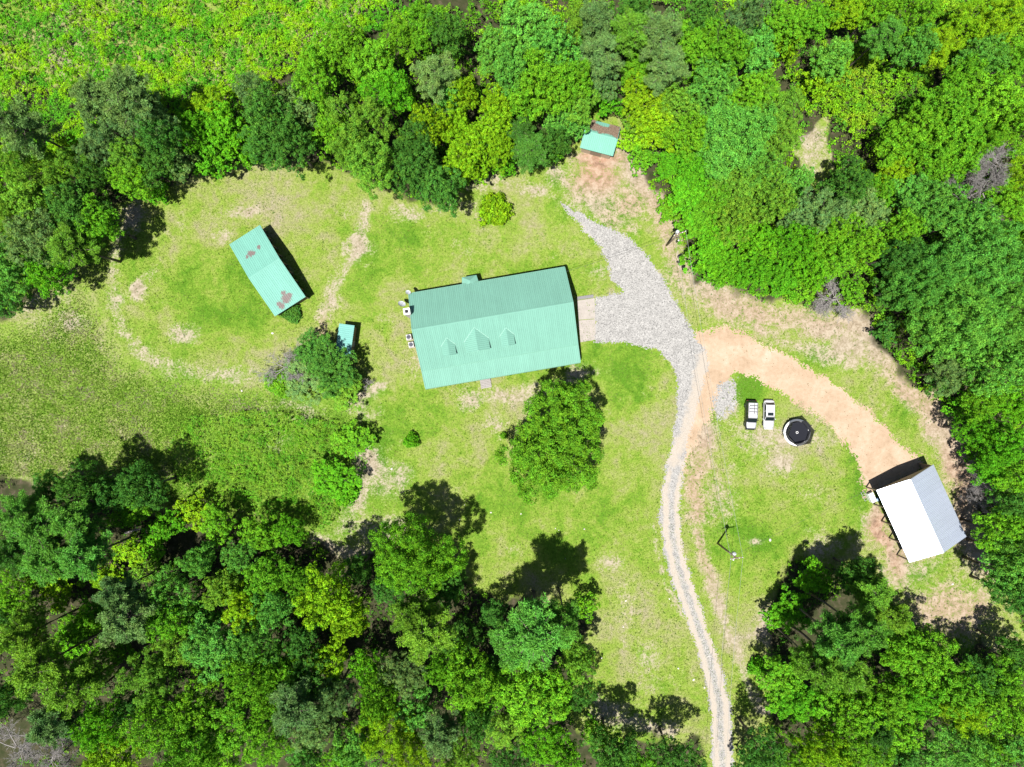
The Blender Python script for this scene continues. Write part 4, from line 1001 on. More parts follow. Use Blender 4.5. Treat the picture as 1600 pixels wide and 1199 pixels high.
# ---- main house
def build_house():
    ang = math.atan2(4.28, 24.97)
    cx, cy = P(772, 512, 3.2)
    root = empty('farmhouse', (cx, cy, 0.0), ang)
    tag(root, 'long farmhouse with seafoam-green metal roof, three dormers and a white chimney', 'house')
    lo = local((cx, cy), ang)
    u0 = lo(*P(638.2, 459.7, 3.2))[0]; u1 = lo(*P(882.6, 417.8, 3.2))[0]
    vb = lo(*P(760, 438.8, 3.2))[1]
    vf = lo(*P(785, 586, 2.3))[1]; vk = lo(*P(781, 560, 3.2))[1]; vr = lo(*P(768, 494.1, 6.6))[1]
    ZE, ZR, ZK, ZF = 3.2, 6.6, 3.25, 2.4
    zmain = lambda v: ZR - (vr - v) * (ZR - ZK) / (vr - vk)
    # walls
    w = G()
    i = 0.45
    ux0, ux1, y0, y1 = u0 + i, u1 - i, vk + 0.1, vb - i
    w.box(((ux0 + ux1) / 2, (y0 + y1) / 2, 1.3), (ux1 - ux0, y1 - y0, 3.4))
    for ux in (ux0, ux1 - .14):
        w.prism([(ux, y0, 3.0), (ux, y1, 3.0), (ux, vr, ZR - .35)], (.14, 0, 0))
    w.build('wall', M_SIDING, root)
    r = G()
    slab(r, [(u0, vb, ZE), (u1, vb, ZE), (u1, vr, ZR), (u0, vr, ZR)], .16)
    slab(r, [(u0, vk, ZK), (u1, vk, ZK), (u1, vr, ZR), (u0, vr, ZR)], .16)
    slab(r, [(u0, vf, ZF), (u1, vf, ZF), (u1, vk, ZK), (u0, vk, ZK)], .14)
    roof = r.build('roof', M_ROOFEDGE, root)
    slope(roof, (u1, vb, ZE), (u0, vb, ZE), (u1, vr, ZR), M_ROOF)
    slope(roof, (u0, vk, ZK), (u1, vk, ZK), (u0, vr, ZR), M_ROOF)
    slope(roof, (u0, vf - .12, ZF - .04), (u1, vf - .12, ZF - .04), (u0, vk, ZK - .01), M_ROOF)
    cap = G()
    for s in (-1, 1):
        cap.quad((u0 - .02, vr, ZR + .085), (u1 + .02, vr, ZR + .085), (u1 + .02, vr + s * .2, ZR - .05), (u0 - .02, vr + s * .2, ZR - .05))
    cap.build('ridge_cap', M_ROOF, roof)
    fl = G()
    fl.box(((u0 + u1) / 2, vk, ZK + .06), (u1 - u0, .10, .05)).build('flashing', M_ROOFEDGE, roof)
    for ux, sg in ((u0, -1), (u1, 1)):
        tr = G()
        for a, za, b, zb in ((vr, ZR, vb, ZE), (vr, ZR, vk, ZK), (vk, ZK, vf, ZF)):
            tr.quad((ux - sg * .1, a, za + .075), (ux + sg * .03, a, za + .075), (ux + sg * .03, b, zb + .075), (ux - sg * .1, b, zb + .075))
            tr.quad((ux + sg * .03, a, za + .075), (ux + sg * .03, a, za - .12), (ux + sg * .03, b, zb - .12), (ux + sg * .03, b, zb + .075))
        tr.build('rake_trim', M_ROOF, roof)
    gt = G()
    for v, z, s in ((vb + .07, ZE - .04, 1), (vf - .19, ZF - .06, -1)):
        gt.box(((u0 + u1) / 2, v, z - .06), (u1 - u0, .10, .02)); gt.box(((u0 + u1) / 2, v + s * .055, z), (u1 - u0, .012, .13))
    gt.build('gutter', M_ROOFEDGE, root)
    # dormers
    for (pxf, pyf, hw, zr, ze) in ((702.5, 555.7, 1.06, 5.52, 4.95), (747, 548.3, 1.9, 5.95, 4.98), (794.8, 540.3, 1.06, 5.52, 4.95)):
        uc, vfr = lo(*P(pxf, pyf, zr))
        inv = lambda z: vr - (ZR - z) * (vr - vk) / (ZR - ZK)
        d = G()
        d.prism([(uc - hw + .15, vfr + .15, zmain(vfr + .15) - .1), (uc + hw - .15, vfr + .15, zmain(vfr + .15) - .1), (uc + hw - .15, vfr + .15, ze - .02), (uc, vfr + .15, zr - .1), (uc - hw + .15, vfr + .15, ze - .02)], (0, inv(ze) - vfr, 0))
        dm = d.build('dormer', M_SIDING, root)
        rf = G(); rb = G()
        va = inv(zr) + .02; ve = inv(ze) + .02
        for s in (-1, 1):
            pts = [(uc, vfr, zr), (uc, va, zr), (uc + s * hw, ve, ze), (uc + s * hw, vfr, ze)]
            rf.prism(pts, (0, 0, .05))
            v = vfr + .12
            while v < va - .15:
                if v <= ve: e = (uc + s * hw, v, ze)
                else:
                    f = (va - v) / (va - ve); e = (uc + s * hw * f, v, zr + (ze - zr) * f)
                a = Vector((uc + s * .05, v, zr - .03 + .07)); b = Vector(e) + Vector((0, 0, .07))
                rb.tube([a, b], .026, 4); v += .3
        rf.build('dormer_roof', M_ROOF, dm); rb.build('roof_rib', M_ROOF, dm)
        fl = G()
        for s in (-1, 1): fl.tube([(uc, va + .05, zr + .05), (uc + s * (hw + .1), ve - .05, ze + .06)], .05, 4)
        fl.build('valley_flashing', mat_plain('pale_flashing', (0.3, 0.5, 0.42), .4), dm)
        window(dm, (uc, vfr + .15, (zmain(vfr) + ze) / 2 + .1), min(hw, 1.1), .7, 'x', -1)
    # back entry bay
    ub0 = lo(*P(721, 445, 3))[0]; ub1 = lo(*P(748.5, 440.5, 3))[0]; um = (ub0 + ub1) / 2
    b = G().box((um, vb + .25, 1.3), (ub1 - ub0 - .5, 1.4, 2.9)).build('entry_bay', M_SIDING, root)
    q = G(); ve = vb + 1.25; zz = 2.75
    ap = (um, vb + .0, 3.5); ap2 = (um, vb + .45, 3.5)
    q.quad((ub0, vb - .3, zz), (ub0 + .25, ve, zz), ap2, ap); q.quad((ub1, vb - .3, zz), ap, ap2, (ub1 - .25, ve, zz)); q.quad((ub0 + .25, ve, zz), (ub1 - .25, ve, zz), ap2)
    q.build('bay_roof', M_ROOF, b)
    G().box((um, vb + .97, 1.05), (.95, .06, 2.05)).build('door', M_WHITE, b)
    # windows, doors, porch
    for uu in (.12, .3, .68, .86):
        window(root, (ux0 + (ux1 - ux0) * uu, y1, 1.7), 1.0, 1.3, 'x', 1); window(root, (ux0 + (ux1 - ux0) * uu, y0, 1.7), 1.0, 1.3, 'x', -1)
    for vv in (.3, .7):
        window(root, (ux1, y0 + (y1 - y0) * vv, 1.7), 1.0, 1.3, 'y', 1); window(root, (ux0, y0 + (y1 - y0) * vv, 1.7), 1.0, 1.3, 'y', -1)
    us, vs = lo(*P(758.8, 598, .3))
    dr = G().box((us, y0 - .03, 1.25), (1.0, .06, 2.1)).build('door', M_WHITE, root)
    G().lathe([(0, 0), (.04, .01), (.04, .03), (0, .05)], 8, (us + .38, y0 - .1, 1.2)).build('handle', M_STEEL, dr)
    pd = vk - vf
    for k in range(int(pd / .45)):
        G().box(((u0 + u1) / 2, vf + .35 + .45 * k, .28), (u1 - u0 - .8, .43, .05)).build('porch_plank', M_WOODGREY, root)
    for k in range(8):
        x = u0 + .5 + (u1 - u0 - 1.0) * k / 7
        G().box((x, vf + .25, 1.0), (.14, .14, 2.2)).build('porch_post', M_WHITE, root)
    # chimney on the left gable
    uc, vc = lo(*P(637.8, 486.3, 6.7))
    uc = u0 - .28
    c = G().box((uc, vc, 3.05), (.95, .95, 6.7)).build('chimney', M_BRICK, root)
    cc = G()
    for dx, dy, sx, sy in ((0, .38, 1.0, .24), (0, -.38, 1.0, .24), (.38, 0, .24, .52), (-.38, 0, .24, .52)):
        cc.box((uc + dx, vc + dy, 6.56), (sx, sy, .35))
    cc.build('chimney_cap', M_WHITE, c)
    G().box((uc, vc, 6.44), (.5, .5, .06)).build('flue', M_DARK, c)
    return root, lo, u0, u1, vf, vb, ang
house, HL, HU0, HU1, HVF, HVB, HANG = build_house()

def ac_unit(px, py, label):
    x, y = P(px, py, .9); o = empty('air_conditioner', (x, y, float(hgt(x, y))), HANG)
    tag(o, label, 'air conditioner', 'outdoor air conditioners at the chimney end')
    G().box((0, 0, .05), (1.05, 1.05, .12)).build('base_pad', M_CONC, o)
    G().box((0, 0, .5), (.85, .85, .78)).build('cabinet', mat_plain('beige_metal', (.40, .39, .37), .5), o, bevel=.03)
    G().lathe([(0, 0), (.34, 0), (.34, .02), (0, .02)], 18, (0, 0, .89)).build('fan_opening', mat_plain('fan_navy', (.02, .03, .09), .5), o)
    for k in range(5):
        a = k * 2 * PI / 5
        G().box((math.cos(a) * .18, math.sin(a) * .18, .925), (.27, .12, .014), a).build('fan_blade', M_BLACK, o)
    g = G()
    for r_ in (.12, .23, .34): g.tube([(r_ * math.cos(k * PI / 10), r_ * math.sin(k * PI / 10), .955) for k in range(21)], .006, 4, False)
    g.build('fan_guard', M_BLACK, o)
ac_unit(638.3, 526.8, 'upper of two square air conditioners by the house gable')
ac_unit(642.0, 538.6, 'lower of two square air conditioners by the house gable')

def dish(px, py, z, rad, label, tilt, az):
    x, y = P(px, py, z); o = empty('satellite_dish', (x, y, 0), 0); tag(o, label, 'satellite dish')
    G().tube([(0, 0, -.3), (0, 0, z)], .04, 6).build('mast', M_STEEL, o)
    g = G().lathe([(0.001, 0)] + [(rad * k / 6, .28 * rad * (k / 6) ** 2) for k in range(1, 7)], 20)
    d = g.build('reflector', mat_plain('dish_grey', (.42, .44, .48), .5), o, True)
    d.rotation_euler = (tilt, 0, az); d.location = (0, 0, z)
    a = G().tube([(0, -rad, .25 * rad), (0, -rad * .6, rad * .9), (0, 0, rad * .95)], .018, 5).build('feed_arm', M_STEEL, d)
dish(627.5, 476, 2.6, .62, 'grey satellite dish on a mast left of the house chimney', -.75, -.5)
dish(637.4, 457.6, 3.6, .42, 'small white satellite dish at the upper left roof corner', -.6, -.6)

# front steps
xs_, ys_ = P(758.8, 599, .4)
st = empty('front_steps', (xs_, ys_, float(hgt(xs_, ys_))), HANG); tag(st, 'grey wooden front steps below the porch eave of the house', 'steps')
for k in range(6): G().box((0, .62 - .26 * k, .42 - .065 * k), (1.75, .23, .05)).build('tread', M_WOODGREY, st)
for s in (-1, 1): G().prism([(s * .82, .8, 0), (s * .82, -.85, 0), (s * .82, -.85, .05), (s * .82, .8, .4)], (.06, 0, 0)).build('stringer', M_WOOD, st)

# concrete apron on the right gable end
ap = empty('concrete_apron', (0, 0, 0)); ap['kind'] = 'structure'; ap['label'] = 'pale concrete apron between the house gable and the gravel'
def pxquad(pts, z): return [(*P(a, b), z) for a, b in pts]
zz = float(hgt(*P(915, 498)))
for q in (((902, 470), (929, 466), (930, 498), (904, 500)), ((904, 501), (930, 499), (931, 531), (907, 535))):
    G().prism(pxquad(q, zz - .15), (0, 0, .22)).build('slab', M_CONC, ap)
G().prism(pxquad(((902, 464), (927, 460.5), (927.5, 465.3), (902, 469)), zz - .15), (0, 0, .26)).build('step', mat_plain('grey_conc', (.17, .165, .17), .9), ap)

# ---- generic gable outbuilding from photo corners
def shed_frame(pa, pb, pc, pd, z):
    """pixel corners of the eaves at height z -> centre, angle of edge pa-pb, half sizes"""
    A, B, C, D = [Vector(P(*p, z)) for p in (pa, pb, pc, pd)]
    c = (A + B + C + D) / 4; x = ((B - A) + (C - D)) / 2; y = ((D - A) + (C - B)) / 2
    return c, math.atan2(x.y, x.x), x.length, y.length

def build_barn():
    c, ang, L, W = shed_frame((358.2, 382.7), (405.4, 352.1), (478.5, 463.7), (429.9, 494.1), 3.0)
    o = empty('barn', (c.x, c.y, 0), ang); tag(o, 'seafoam-green metal-roofed barn with rusty patches, alone on the left lawn', 'barn')
    lo = local((c.x, c.y), ang)
    ZE, ZR = 3.0, 4.15
    vr = (lo(*P(388.6, 434.6, ZR))[1] + lo(*P(434.6, 405.4, ZR))[1]) / 2
    hx, hy = L / 2, W / 2
    print('barn', L, W, vr)
    mat = roof_material('seafoam_barn', (0.135, 0.325, 0.265), [(*P(440, 478, 3.2), .55), (*P(447, 467, 3.3), .75), (*P(443, 458, 3.4), .4), (*P(452, 462, 3.4), .45), (*P(436, 475, 3.2), .4),
                        (*P(392, 397, 3.4), .5), (*P(387, 402, 3.4), .28), (*P(406, 387, 3.2), .34), (*P(396, 396, 3.4), .4)])
    r = G()
    up = 1 if lo(*P(405, 352, 3))[1] > 0 else -1
    for s in (-1, 1): slab(r, [(-hx, s * hy, ZE), (hx, s * hy, ZE), (hx, vr, ZR), (-hx, vr, ZR)], .12)
    roof = r.build('roof', M_ROOFEDGE, o)
    for s in (-1, 1): slope(roof, (-hx, s * hy, ZE), (hx, s * hy, ZE), (-hx, vr, ZR), mat)
    cap = G()
    for s in (-1, 1): cap.quad((-hx, vr, ZR + .08), (hx, vr, ZR + .08), (hx, vr + s * .16, ZR + .03), (-hx, vr + s * .16, ZR + .03))
    cap.build('ridge_cap', mat, roof)
    seam = G().quad((hx - 1.3, -hy * .38, ZR), (hx - 1.3, -hy * .38 + .05, ZR), (hx, -hy * .38 + .05, ZR), (hx, -hy * .38, ZR))
    n = 9
    for k in range(n):
        y = -hy + .3 + (2 * hy - .6) * k / (n - 1)
        z = ZR - abs(y - vr) / (hy + abs(vr)) * (ZR - ZE)
        for x in (-hx + .25, hx - .25): G().box((x, y, z / 2 - .2), (.16, .16, z + .3)).build('post', M_WOOD, o)
    # board walls on three sides, open to the right
    nb = int(2 * hy / .3)
    w = []
    for k in range(nb):
        y = -hy + .3 + (2 * hy - .6) * (k + .5) / nb; z = ZR - abs(y - vr) / (hy + abs(vr)) * (ZR - ZE) - .2
        b = G().box((-hx + .38, y, z / 2), (.03, (2 * hy - .6) / nb - .02, z)).build('board', M_WOOD, o)
    for s in (-1, 1):
        nb2 = int(2 * hx / .3)
        me = G().box((0, 0, 1.4), ((2 * hx - .6) / nb2 - .02, .03, 2.8)).mesh('board', M_WOOD)
        for k in range(nb2):
            b = link('board', me, o); b.location = (-hx + .3 + (2 * hx - .6) * (k + .5) / nb2, s * (hy - .4), 0)
    G().box((0, vr, 1.5), (2 * hx - 1, .05, 3)).build('partition', M_WOOD, o)
build_barn()

def build_small_shed():
    c, ang, L, W = shed_frame((523.2, 561), (546.6, 565), (554.1, 508.6), (528.7, 505.8), 2.5)
    o = empty('garden_shed', (c.x, c.y, 0), ang); tag(o, 'small narrow seafoam-roofed shed half shaded by the dark trees', 'shed')
    hx, hy = L / 2, W / 2; mat = roof_material('seafoam_small', (0.14, 0.335, 0.30))
    r = G(); slab(r, [(-hx, -hy, 2.35), (hx, -hy, 2.6), (hx, hy, 2.6), (-hx, hy, 2.35)], .1)
    roof = r.build('roof', M_ROOFEDGE, o)
    slope(roof, (-hx, -hy, 2.35), (-hx, hy, 2.35), (hx, -hy, 2.6), mat)
    me = G().box((0, 0, 1.1), (.27, .03, 2.3)).mesh('board', M_WOOD); me2 = G().box((0, 0, 1.1), (.03, .27, 2.3)).mesh('board', M_WOOD)
    nx = int((2 * hx - .4) / .29); ny = int((2 * hy - .4) / .29)
    for s in (-1, 1):
        for k in range(nx): b = link('board', me, o); b.location = (-hx + .2 + (2 * hx - .4) * (k + .5) / nx, s * (hy - .2), 0)
        for k in range(ny): b = link('board', me2, o); b.location = (s * (hx - .2), -hy + .2 + (2 * hy - .4) * (k + .5) / ny, 0)
    d = G().box((hx - .16, 0, 1.0), (.04, .9, 1.9)).build('door', M_WOODGREY, o)
build_small_shed()

def build_litter_shed():
    ZE, ZR = 2.7, 3.9
    c, ang, L, W = shed_frame((904, 230.6), (958.8, 244.4), (968.5, 199), (920, 186), ZE)
    o = empty('equipment_shed', (c.x, c.y, 0), ang); tag(o, 'seafoam-roofed shed with brown leaf litter on its back slope, at the wood edge', 'shed')
    lo = local((c.x, c.y), ang)
    vr = (lo(*P(966, 217.5, ZR))[1] + lo(*P(913, 204.4, ZR))[1]) / 2
    hx, hy = L / 2, W / 2
    print('litter shed', L, W, vr)
    mat = roof_material('seafoam_litter', (0.14, 0.34, 0.27))
    r = G()
    for s in (-1, 1): slab(r, [(-hx, s * hy, ZE), (hx, s * hy, ZE), (hx, vr, ZR), (-hx, vr, ZR)], .12)
    roof = r.build('roof', M_ROOFEDGE, o)
    for s in (-1, 1): slope(roof, (-hx, s * hy, ZE), (hx, s * hy, ZE), (-hx, vr, ZR), mat)
    cap = G()
    for s in (-1, 1): cap.quad((-hx, vr, ZR + .08), (hx, vr, ZR + .08), (hx, vr + s * .16, ZR + .02), (-hx, vr + s * .16, ZR + .02))
    cap.build('ridge_cap', mat, roof)
    w = G()
    w.box((0, 0, 1.2), (2 * hx - .7, 2 * hy - .7, 2.6))
    for x in (-hx + .35, hx - .47): w.prism([(x, -hy + .35, 2.45), (x, hy - .35, 2.45), (x, vr, ZR - .25)], (.12, 0, 0))
    w.build('wall', M_TAN, o)
    G().box((0, -hy + .33, 1.05), (1.8, .05, 2.1)).build('door', M_WOOD, o)
    # leaf litter caught on the back slope
    n = 9000; r_ = np.random.default_rng(3)
    x = r_.uniform(-hx + .1, hx - .1, n); y = r_.uniform(vr - .3, hy, n)
    m = ((x / hx) ** 4 + 0 * y < 1) & ~((np.abs(x + .15) < 1.25 + r_.normal(size=n) * .12) & (y > hy - .85 + .2 * np.abs(x) + r_.normal(size=n) * .08)) & (y > vr + .35 + .45 * (x < -hx * .2) + r_.normal(size=n) * .14 + .25 * np.sin(x * 1.6)) & (x > -hx + .55) 
    x, y = x[m], y[m]; n = len(x); z = ZR - (y - vr) / (hy - vr) * (ZR - ZE) + .075 + r_.random(n) * .05
    nm = unit(np.stack([r_.normal(size=n) * .4, r_.normal(size=n) * .4 + .3, np.ones(n)], -1)); tn = unit(np.cross(nm, r_.normal(size=(n, 3))))
    v = kites(np.stack([x, y, z], -1), nm, tn, .1 + .14 * r_.random(n), .07 + .06 * r_.random(n))
    col = np.array([.165, .12, .088]) * (0.6 + .8 * r_.random((n, 1)))
    l = link('leaf_litter', np_mesh('leaf_litter', v.reshape(-1, 3), 4, M_LITTER, col)); l.color = (1, 1, 1, 1)
    l.location = (c.x, c.y, 0); l.rotation_euler = (0, 0, ang)
    tag(l, 'brown leaf litter lying on the back slope of the shed roof', 'leaf litter', kind='stuff')
build_litter_shed()

def build_pole_barn():
    ZE, ZR = 3.7, 5.4
    c, ang, L, W = shed_frame((1369.1, 765), (1420.7, 879.1), (1509.9, 839), (1458.7, 727), ZE)
    o = empty('pole_barn', (c.x, c.y, 0), ang); tag(o, 'open-sided pole barn with a glaring bare metal gable roof at the right', 'barn')
    lo = local((c.x, c.y), ang)
    vr = (lo(*P(1421.1, 747.1, ZR))[1] + lo(*P(1473, 860.9, ZR))[1]) / 2
    hx, hy = L / 2, W / 2
    print('pole barn', L, W, vr)
    r = G()
    for s in (-1, 1): slab(r, [(-hx, s * hy, ZE), (hx, s * hy, ZE), (hx, vr, ZR), (-hx, vr, ZR)], .08)
    roof = r.build('roof', M_STEEL, o)
    for s in (-1, 1): slope(roof, (-hx, s * hy, ZE), (hx, s * hy, ZE), (-hx, vr, ZR), M_GALV, ribs=4)
    cap = G()
    for s in (-1, 1): cap.quad((-hx, vr, ZR + .08), (hx, vr, ZR + .08), (hx, vr + s * .18, ZR + .02), (-hx, vr + s * .18, ZR + .02))
    cap.build('ridge_cap', M_GALV, roof)
    sl = -1 if lo(*P(1369, 765, ZE))[1] < 0 else 1       # open eave side
    for k in range(5):
        x = -hx + .2 + (2 * hx - .4) * k / 4
        for s in (-1, 1):
            p = G().box((x, s * (hy - .25), ZE / 2 - .25), (.18, .18, ZE + .3)).build('post', M_WOOD, o)
            if k in (1, 2, 3):
                b = G().tube([(x, s * (hy - .25), ZE - 1.1), (x, s * (hy - 1.2), ZE - .1)], .06, 4).build('brace', M_WOOD, o)
    for s in (-1, 1): G().box((0, s * (hy - .25), ZE - .2), (2 * hx - .4, .08, .22)).build('eave_beam', M_WOOD, o)
    # truss sets
    for k in range(5):
        x = -hx + .2 + (2 * hx - .4) * k / 4 + .14
        g = G(); g.box((x, 0, ZE - .18), (.06, 2 * hy - .6, .16))
        for s in (-1, 1): g.tube([(x, s * (hy - .3), ZE - .15), (x, vr, ZR - .2)], .06, 4)
        g.build('truss', M_WOOD, o)
    # far long wall sheeted, gable end panel
    n = 14
    me = G().box((0, 0, 1.75), ((2 * hx - .5) / n - .02, .03, 3.5)).mesh('wall_panel', M_TAN)
    for k in range(n):
        b = link('wall_panel', me, o); b.location = (-hx + .25 + (2 * hx - .5) * (k + .5) / n, -sl * (hy - .12), 0)
    G().prism([(-hx + .1, -hy + .2, ZE - .3), (-hx + .1, hy - .2, ZE - .3), (-hx + .1, hy - .2, ZE - .02), (-hx + .1, vr, ZR - .12), (-hx + .1, -hy + .2, ZE - .02)], (.05, 0, 0)).build('gable_panel', M_TAN, o)
    G().prism([(hx - .1, -hy + .2, ZE - .3), (hx - .1, hy - .2, ZE - .3), (hx - .1, hy - .2, ZE - .02), (hx - .1, vr, ZR - .12), (hx - .1, -hy + .2, ZE - .02)], (-.05, 0, 0)).build('gable_panel', M_TAN, o)
    return c, ang, hx, hy
PBC, PBA, PBX, PBY = build_pole_barn()

# things beside the pole barn
x, y = P(1364, 778, .9); o = empty('chest_freezer', (x, y, float(hgt(x, y))), PBA); tag(o, 'white box-shaped chest beside the left corner of the pole barn', 'chest')
G().box((0, 0, .42), (1.55, .78, .84)).build('cabinet', M_WHITE, o, bevel=.03)
G().box((0, 0, .90), (1.6, .82, .10)).build('lid', M_WHITE, o, bevel=.03)
x, y = P(1352, 776, .4); o = empty('metal_rack', (x, y, float(hgt(x, y))), PBA); tag(o, 'low grey rack lying left of the white chest', 'rack')
for s in (-1, 1): G().tube([(-.8, s * .25, .1), (.8, s * .25, .3)], .04, 6).build('rail', M_STEEL, o)
for k in range(5): G().tube([(-.7 + .35 * k, -.25, .12 + .05 * k), (-.7 + .35 * k, .25, .12 + .05 * k)], .03, 6).build('crossbar', M_STEEL, o)
x, y = P(1372, 781, .7); o = empty('blue_barrel', (x, y, float(hgt(x, y))), 0); tag(o, 'small pale blue barrel between the white chest and the pole barn', 'barrel')
G().lathe([(.0, 0), (.26, 0), (.29, .12), (.29, .75), (.26, .88), (.0, .88)], 16).build('drum', mat_plain('barrel_blue', (.2, .33, .5), .5), o, True)
G().lathe([(.0, .885), (.06, .885), (.06, .92), (.0, .92)], 10).build('bung', M_WHITE, o)

# ------------------------------------------------------------------ vehicles
def loft(g, st, cap=True):
    """st: list of (y, [(x, z) right half from bottom centre to top centre])"""
    m = None
    base = len(g.v)
    for y, half in st:
        ring = [(x, z) for x, z in half] + [(-x, z) for x, z in half[::-1]]
        m = len(ring)
        g.v += [(x, y, z) for x, z in ring]
    for i in range(len(st) - 1):
        for k in range(m):
            k2 = (k + 1) % m
            g.f.append((base + i * m + k, base + i * m + k2, base + (i + 1) * m + k2, base + (i + 1) * m + k))
    if cap:
        g.f.append(tuple(base + k for k in range(m))); g.f.append(tuple(base + (len(st) - 1) * m + k for k in range(m))[::-1])

def wheel(parent, x, y, r):
    t_ = G().lathe([(r * .62, -.10), (r * .95, -.11), (r, -.07), (r, .07), (r * .95, .11), (r * .62, .10)], 18).build('wheel', M_RUBBER, parent, True)
    t_.rotation_euler = (0, PI / 2, 0); t_.location = (x, y, r)
    G().lathe([(0, -.06), (r * .25, -.07), (r * .63, -.05), (r * .63, .05), (r * .25, .07), (0, .06)], 12).build('rim', M_STEEL, t_)

def build_car(px, py, rz, label, spec):
    x, y = P(px, py, .6); o = empty(spec['name'], (x, y, float(hgt(x, y)) + .02), rz); tag(o, label, 'car', 'cars parked on the grass')
    W, Lh, zb, belt, top = spec['w'] / 2, spec['l'] / 2, .28, spec['belt'], spec['h']
    paint, hoodm, roofm = spec['paint'], spec['hood'], spec['roof']
    hood_z = spec['hoodz']
    def half(w, zt, crown=.05): return [(0, zb), (w * .86, zb), (w * .98, zb + .14), (w, zb + .34), (w * .985, zt - .16), (w * .9, zt - .02), (0, zt + crown)]
    fr, cb, wb = spec['ff'], spec['cb'], spec['rb']   # y of windscreen base, of rear glass base
    tz = spec['tailz']
    g = G()
    # nose is at -y
    loft(g, [(-Lh, half(W * .72, hood_z - .22, .02)), (-Lh + .18, half(W * .9, hood_z - .1)), (-Lh + .6, half(W * .985, hood_z)), (fr, half(W, belt)),
             (0, half(W, belt)), (wb, half(W, belt)), (Lh - .35, half(W * .98, tz)), (Lh - .1, half(W * .9, tz - .04)), (Lh, half(W * .74, tz - .2, .02))])
    body = g.weld().build('body', paint, o, True); sb = body.modifiers.new('sub', 'SUBSURF'); sb.levels = sb.render_levels = 2
    # cabin: roof panel, glass all round
    rw = W * .82; rf, rr = spec['rf'], spec['rr']
    B = [(-W * .92, fr, belt - .02), (W * .92, fr, belt - .02), (W * .92, wb, belt - .02), (-W * .92, wb, belt - .02)]
    T = [(-rw, rf, top - .05), (rw, rf, top - .05), (rw, rr, top - .05), (-rw, rr, top - .05)]
    c = G(); c.v = B + T; c.f = [(0, 1, 5, 4), (1, 2, 6, 5), (2, 3, 7, 6), (3, 0, 4, 7), (4, 5, 6, 7)]
    cab = c.build('cabin', paint, o, bevel=.06)
    rp = G(); nx = 6
    st = []
    for k in range(7):
        f = k / 6; yy = rf + (rr - rf) * f; e = .03 * (1 - (2 * f - 1) ** 2)
        st.append((yy, [(0, top - .07), (rw * .9, top - .07), (rw * 1.0, top - .045), (rw * .92, top - .012 + e * .5), (rw * .5, top + e), (0, top + .012 + e)]))
    loft(rp, st); rp.weld().build('roof', roofm, o, True)
    def pane(name, q, inset=.06):
        q = [Vector(p) for p in q]; cn = sum(q, Vector()) / 4; nrm = (q[1] - q[0]).cross(q[3] - q[0]).normalized()
        if nrm.dot(cn - Vector((0, (fr + wb) / 2, belt))) < 0: nrm = -nrm
        qq = [cn + (p - cn) * (1 - inset * 2) for p in q]
        gg = G(); gg.prism([p + nrm * .004 for p in qq], nrm * .014); return gg.build(name, M_GLASS, o)
    pane('windshield', (B[0], B[1], T[1], T[0]), .035); pane('rear_window', (B[3], B[2], T[2], T[3]), .06)
    for s, (a, b, d, e) in ((1, (B[1], B[2], T[2], T[1])), (-1, (B[0], B[3], T[3], T[0]))):
        a, b, d, e = map(Vector, (a, b, d, e)); m0 = (a + b) / 2; m1 = (d + e) / 2
        pane('side_window', (a, m0, m1, e), .06); pane('side_window', (m0, b, d, m1), .06)
        mr = G().box((s * (W + .1), fr + .28, belt + .02), (.2, .14, .13)).build('mirror', paint, o, bevel=.03)
    hd = G(); st = []
    for k in range(6):
        f = k / 5; yy = -Lh + .22 + (fr - .06 + Lh - .22) * f; z = (hood_z - .04 + (belt - hood_z + .05) * f)
        ww = W * (.72 + .14 * min(1, f * 2)); zc_ = z + .045 if f > .15 else z + .02
        st.append((yy, [(0, z - .05), (ww, z - .05), (ww, z - .005), (ww * .7, zc_), (0, zc_ + .025)]))
    loft(hd, st); hd.weld().build('hood', hoodm, o, True)
    for s in (-1, 1):
        G().box((s * W * .66, -Lh + .13, hood_z - .14), (.36, .16, .14)).build('headlight', M_GLASS if spec['dark'] else M_STEEL, o, bevel=.03)
        G().box((s * W * .72, Lh - .06, tz - .24), (.26, .1, .18)).build('taillight', mat_plain('red_lens', (.10, .008, .008), .3), o, bevel=.02)
        for yy in (-Lh + .88, Lh - .92): wheel(o, s * (W - .1), yy, spec['wr'])
    for yy, nm in ((-Lh + .02, 'front_bumper'), (Lh - .02, 'rear_bumper')):
        G().box((0, yy, .48), (W * 1.6, .16, .24)).build(nm, M_BLACK if spec['dark'] else paint, o, bevel=.05)
    if spec['sunroof']:
        yy = rf + (rr - rf) * .24
        G().box((0, yy, top + .03), (rw * 1.25, .5, .02)).build('sunroof', M_GLASS, o)
    if spec['rack']:
        for s in (-1, 1): G().tube([(s * rw * .82, rf + .5, top + .06), (s * rw * .82, rr - .1, top + .06)], .035, 5).build('roof_rail', M_BLACK, o)
        G().tube([(rw * .2, rf + .6, top + .075), (rw * .2, rr - .1, top + .075)], .05, 5).build('roof_rail', M_BLACK, o)
        for f in (.42, .62, .82):
            yy = rf + (rr - rf) * f; G().tube([(-rw * .84, yy, top + .07), (rw * .84, yy, top + .07)], .055, 5).build('roof_bar', M_BLACK, o)
    return o

